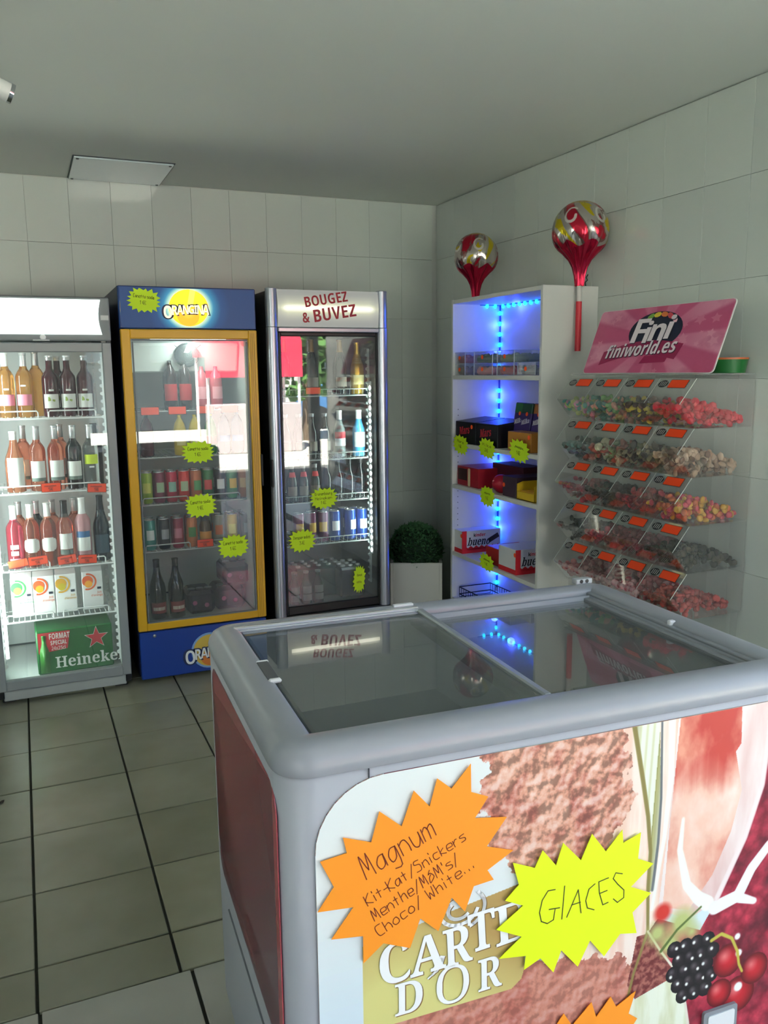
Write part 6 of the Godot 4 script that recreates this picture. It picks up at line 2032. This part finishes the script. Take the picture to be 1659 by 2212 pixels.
func balloon(label: String, at: Vector3, r: float, sd: int, stick: float, turn: float):
	var o := thing("lollipop_balloon", label, "balloon", at, turn, "")
	var b := MB.new()
	var pr := [Vector2(0, r)]
	for i in range(1, 15):
		var a := PI * 0.80 * i / 14.0
		pr.append(Vector2(sin(a) * r, cos(a) * r))
	pr.append(Vector2(r * 0.38, -r * 1.05)); pr.append(Vector2(r * 0.26, -r * 1.3)); pr.append(Vector2(r * 0.19, -r * 1.6)); pr.append(Vector2(r * 0.15, -r * 1.95))
	pr.reverse()
	# creases: the radius swells and shrinks round the ball, more towards the neck
	var st := MB.new()
	var seg := 48
	var W := func(p: Vector2, s: int) -> Vector3:
		var a := TAU * s / seg
		var k := 1.0 + (0.02 + 0.10 * smoothstep(0.2 * r, -1.0 * r, p.y)) * sin(a * 11.0) * (1.0 if p.x > 0 else 0.0)
		return Vector3(sin(a) * p.x * k, p.y, cos(a) * p.x * k)
	for i in pr.size() - 1:
		for s in seg:
			var q := [W.call(pr[i], s), W.call(pr[i], s + 1), W.call(pr[i + 1], s + 1), W.call(pr[i + 1], s)]
			var N := []
			for k in 4:
				var ii: int = i if k < 2 else i + 1
				var ss: int = s if k == 0 or k == 3 else s + 1
				var du: Vector3 = W.call(pr[ii], ss + 1) - W.call(pr[ii], ss - 1)
				var dv: Vector3 = W.call(pr[mini(ii + 1, pr.size() - 1)], ss) - W.call(pr[maxi(ii - 1, 0)], ss)
				var nn := du.cross(dv).normalized()
				if nn.dot(Vector3(q[k].x, 0.3 * q[k].y, q[k].z)) < 0: nn = -nn
				if nn.length() < 0.5: nn = Vector3.UP
				N.append(nn)
			var v0 := 1.0 - float(i) / (pr.size() - 1)
			var v1 := 1.0 - float(i + 1) / (pr.size() - 1)
			var u0 := float(s) / seg
			var u1 := float(s + 1) / seg
			st.tri(q[0], q[1], q[2], N[0], N[1], N[2], Vector2(u0, v0), Vector2(u1, v0), Vector2(u1, v1))
			st.tri(q[0], q[2], q[3], N[0], N[2], N[3], Vector2(u0, v0), Vector2(u1, v1), Vector2(u0, v1))
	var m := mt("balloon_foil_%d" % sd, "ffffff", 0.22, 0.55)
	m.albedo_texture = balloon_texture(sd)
	m.metallic = 0.75
	m.roughness = 0.16
	m.heightmap_enabled = true
	var wr := Image.create(256, 128, false, Image.FORMAT_L8)
	var wf := FastNoiseLite.new()
	wf.seed = sd; wf.frequency = 0.02; wf.fractal_type = FastNoiseLite.FRACTAL_RIDGED; wf.fractal_octaves = 3
	for y in 128:
		for x in 256:
			var a := TAU * x / 256.0
			var h := 0.5 + 0.5 * wf.get_noise_3d(cos(a) * 60, sin(a) * 60, y * 0.35)
			wr.set_pixel(x, y, Color(h, h, h))
	m.heightmap_texture = ImageTexture.create_from_image(wr)
	m.heightmap_scale = 0.45
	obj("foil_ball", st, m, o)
	b = MB.new()
	b.tube([Vector3(0, -r * 1.9, 0), Vector3(0, -r * 1.9 - stick * 0.25, 0)], 0.011, 10)
	if stick > 0.1:
		obj("cup", b, mt("cup_white", "d8d0cc", 0.35), o)
		b = MB.new()
		b.tube([Vector3(0, -r * 1.9 - stick * 0.25, 0), Vector3(0, -r * 1.9 - stick, 0)], 0.0135, 12)
	obj("stick", b, mt("stick_red", "d02838", 0.4), o)

func build_small_things():
	balloon("smaller lollipop shaped foil balloon standing at the far end of the bookcase top", Vector3(2.235, 2.09, -3.95), 0.113, 5, 0.006, 0.4)
	balloon("larger lollipop shaped foil balloon with a red stick hanging on the bookcase side", Vector3(2.322, 2.105, -3.172), 0.123, 9, 0.29, 2.2)
	var cl := thing("wire_clip", "small dark bent wire standing on the near back corner of the bookcase top", "clip", Vector3(2.40, 1.869, -3.23))
	var cw := MB.new()
	cw.tube([Vector3(0, 0, 0), Vector3(-0.004, 0.02, 0), Vector3(0.006, 0.03, 0.002), Vector3(0.0, 0.042, 0.002), Vector3(0.007, 0.055, 0.004)], 0.0025, 6)
	obj("wire", cw, mt("basket_dark", "22242c", 0.5, 0.4), cl)
	# planter
	var o := thing("planter", "square white pot with a clipped green ball shrub beside the silver cooler", "plant", Vector3(2.095, 0, -4.395), deg_to_rad(-25.5))
	var b := MB.new()
	for s in [-1, 1]:
		b.box(Vector3(s * 0.142, 0.2, 0), Vector3(0.018, 0.41, 0.302), 0.002)
		b.box(Vector3(0, 0.2, s * 0.142), Vector3(0.268, 0.41, 0.018), 0.002)
	b.box(Vector3(0, 0.35, 0), Vector3(0.27, 0.02, 0.27))
	b.box(Vector3(0, 0.004, 0), Vector3(0.27, 0.02, 0.27))
	obj("pot", b, mt("pot_white", "c9c8c0", 0.5), o)
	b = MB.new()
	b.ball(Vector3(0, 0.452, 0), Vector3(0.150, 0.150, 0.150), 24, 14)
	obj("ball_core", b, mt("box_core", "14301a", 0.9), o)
	b = MB.new()
	b.tri(Vector3(-0.006, 0, 0), Vector3(0.006, 0, 0), Vector3(0, 0.019, 0.004), Vector3.BACK, Vector3.BACK, Vector3.BACK)
	b.tri(Vector3(-0.006, 0, 0), Vector3(0, -0.004, -0.003), Vector3(0.006, 0, 0), Vector3.BACK, Vector3.BACK, Vector3.BACK)
	var mm := MultiMesh.new()
	mm.transform_format = MultiMesh.TRANSFORM_3D
	mm.use_colors = true
	mm.mesh = b.mesh()
	mm.instance_count = 5200
	for i in 5200:
		var d := Vector3(rng.randfn(), rng.randfn(), rng.randfn()).normalized()
		var bs := Basis.looking_at(d + Vector3(rng.randf_range(-0.5, 0.5), rng.randf_range(-0.5, 0.5), rng.randf_range(-0.5, 0.5)), Vector3(0.1, 1, 0.3)) * Basis.from_euler(Vector3(-1.2, 0, rng.randf() * 6.0))
		mm.set_instance_transform(i, Transform3D(bs.scaled(Vector3.ONE * rng.randf_range(0.7, 1.3)), Vector3(0, 0.452, 0) + d * (0.150 + rng.randf_range(-0.004, 0.012))))
		mm.set_instance_color(i, Color(0.04, 0.13, 0.05).lerp(Color(0.09, 0.24, 0.09), rng.randf()))
	var mi := MultiMeshInstance3D.new()
	mi.name = "foliage"
	mi.multimesh = mm
	var lm := StandardMaterial3D.new()
	lm.resource_name = "box_leaf"
	lm.vertex_color_use_as_albedo = true
	lm.roughness = 0.5
	lm.cull_mode = BaseMaterial3D.CULL_DISABLED
	mi.material_override = lm
	mi.set_meta("kind", "stuff")
	o.add_child(mi, true)
	# spotlight at the ceiling, upper left
	var tip := Vector3(0.050, 2.360, -3.0)
	var dir := Vector3(0.92, -0.33, -0.17).normalized()
	o = thing("ceiling_spotlight", "white cylinder ceiling spotlight with a chrome ring at the upper left", "lamp", Vector3(tip.x - dir.x * 0.12, 2.51, tip.z - dir.z * 0.12))
	var up := Vector3.UP
	var bz := up.cross(dir).normalized()
	var B := Basis(bz, dir, bz.cross(dir).normalized() * -1.0)
	var at := tip - o.position
	b = MB.new()
	b.lathe([Vector2(0, -0.20), Vector2(0.025, -0.20), Vector2(0.0285, -0.194), Vector2(0.0285, -0.012)], 24, Transform3D(B, at))
	obj("lamp_body", b, mt("lamp_white", "d4d8d4", 0.35), o)
	b = MB.new()
	b.lathe([Vector2(0.0288, -0.012), Vector2(0.030, -0.0115), Vector2(0.030, 0.0), Vector2(0.026, 0.0005), Vector2(0.024, -0.01), Vector2(0, -0.012)], 24, Transform3D(B, at))
	obj("chrome_ring", b, mt("lamp_chrome", "c8ccd0", 0.12, 1.0), o)
	b = MB.new()
	b.tube([Vector3(0, -0.004, 0), Vector3(0, -0.11, 0)], 0.008, 8)
	b.box(Vector3(0, -0.012, 0), Vector3(0.06, 0.024, 0.06), 0.004)
	obj("bracket", b, mt("lamp_white", "d4d8d4"), o)
	# panel in the ceiling above the coolers
	o = thing("ceiling_panel", "pale glossy square panel screwed to the ceiling above the left cooler", "panel", Vector3(0.545, 2.51, -4.585))
	b = MB.new()
	b.box(Vector3(0, -0.006, 0), Vector3(0.46, 0.008, 0.475), 0.002)
	obj("sheet", b, mt("panel_sheet", "dbe8ea", 0.12), o)
	b = MB.new()
	b.box(Vector3(0, -0.0015, 0), Vector3(0.472, 0.003, 0.487))
	obj("gap", b, mt("panel_gap", "4a5052", 0.8), o)
	for sx in [-1, 1]:
		for sz in [-1, 1]:
			b = MB.new()
			b.lathe([Vector2(0.0, -0.014), Vector2(0.006, -0.014), Vector2(0.008, -0.0095)], 10, T(Vector3(sx * 0.214, 0, sz * 0.22)))
			obj("screw", b, mt("screw_grey", "5c6264", 0.4, 0.6), o)
	# a fallen leaf on the tiles
	o = thing("fallen_leaf", "small dark dry leaf lying on the pale floor tiles at the left", "leaf", Vector3(-0.17, 0.0, -3.08), 0.6)
	b = MB.new()
	b.prism(V2([-0.016, 0, -0.004, 0.006, 0.01, 0.005, 0.016, 0, 0.006, -0.006, -0.006, -0.005]), 0.002, T(Vector3(0, 0.002, 0), 0.3, -PI / 2))
	b.tube([Vector3(-0.015, 0.003, 0), Vector3(-0.04, 0.0025, 0.006)], 0.0012, 5)
	obj("blade", b, mt("leaf_dry", "3a3026", 0.8), o)
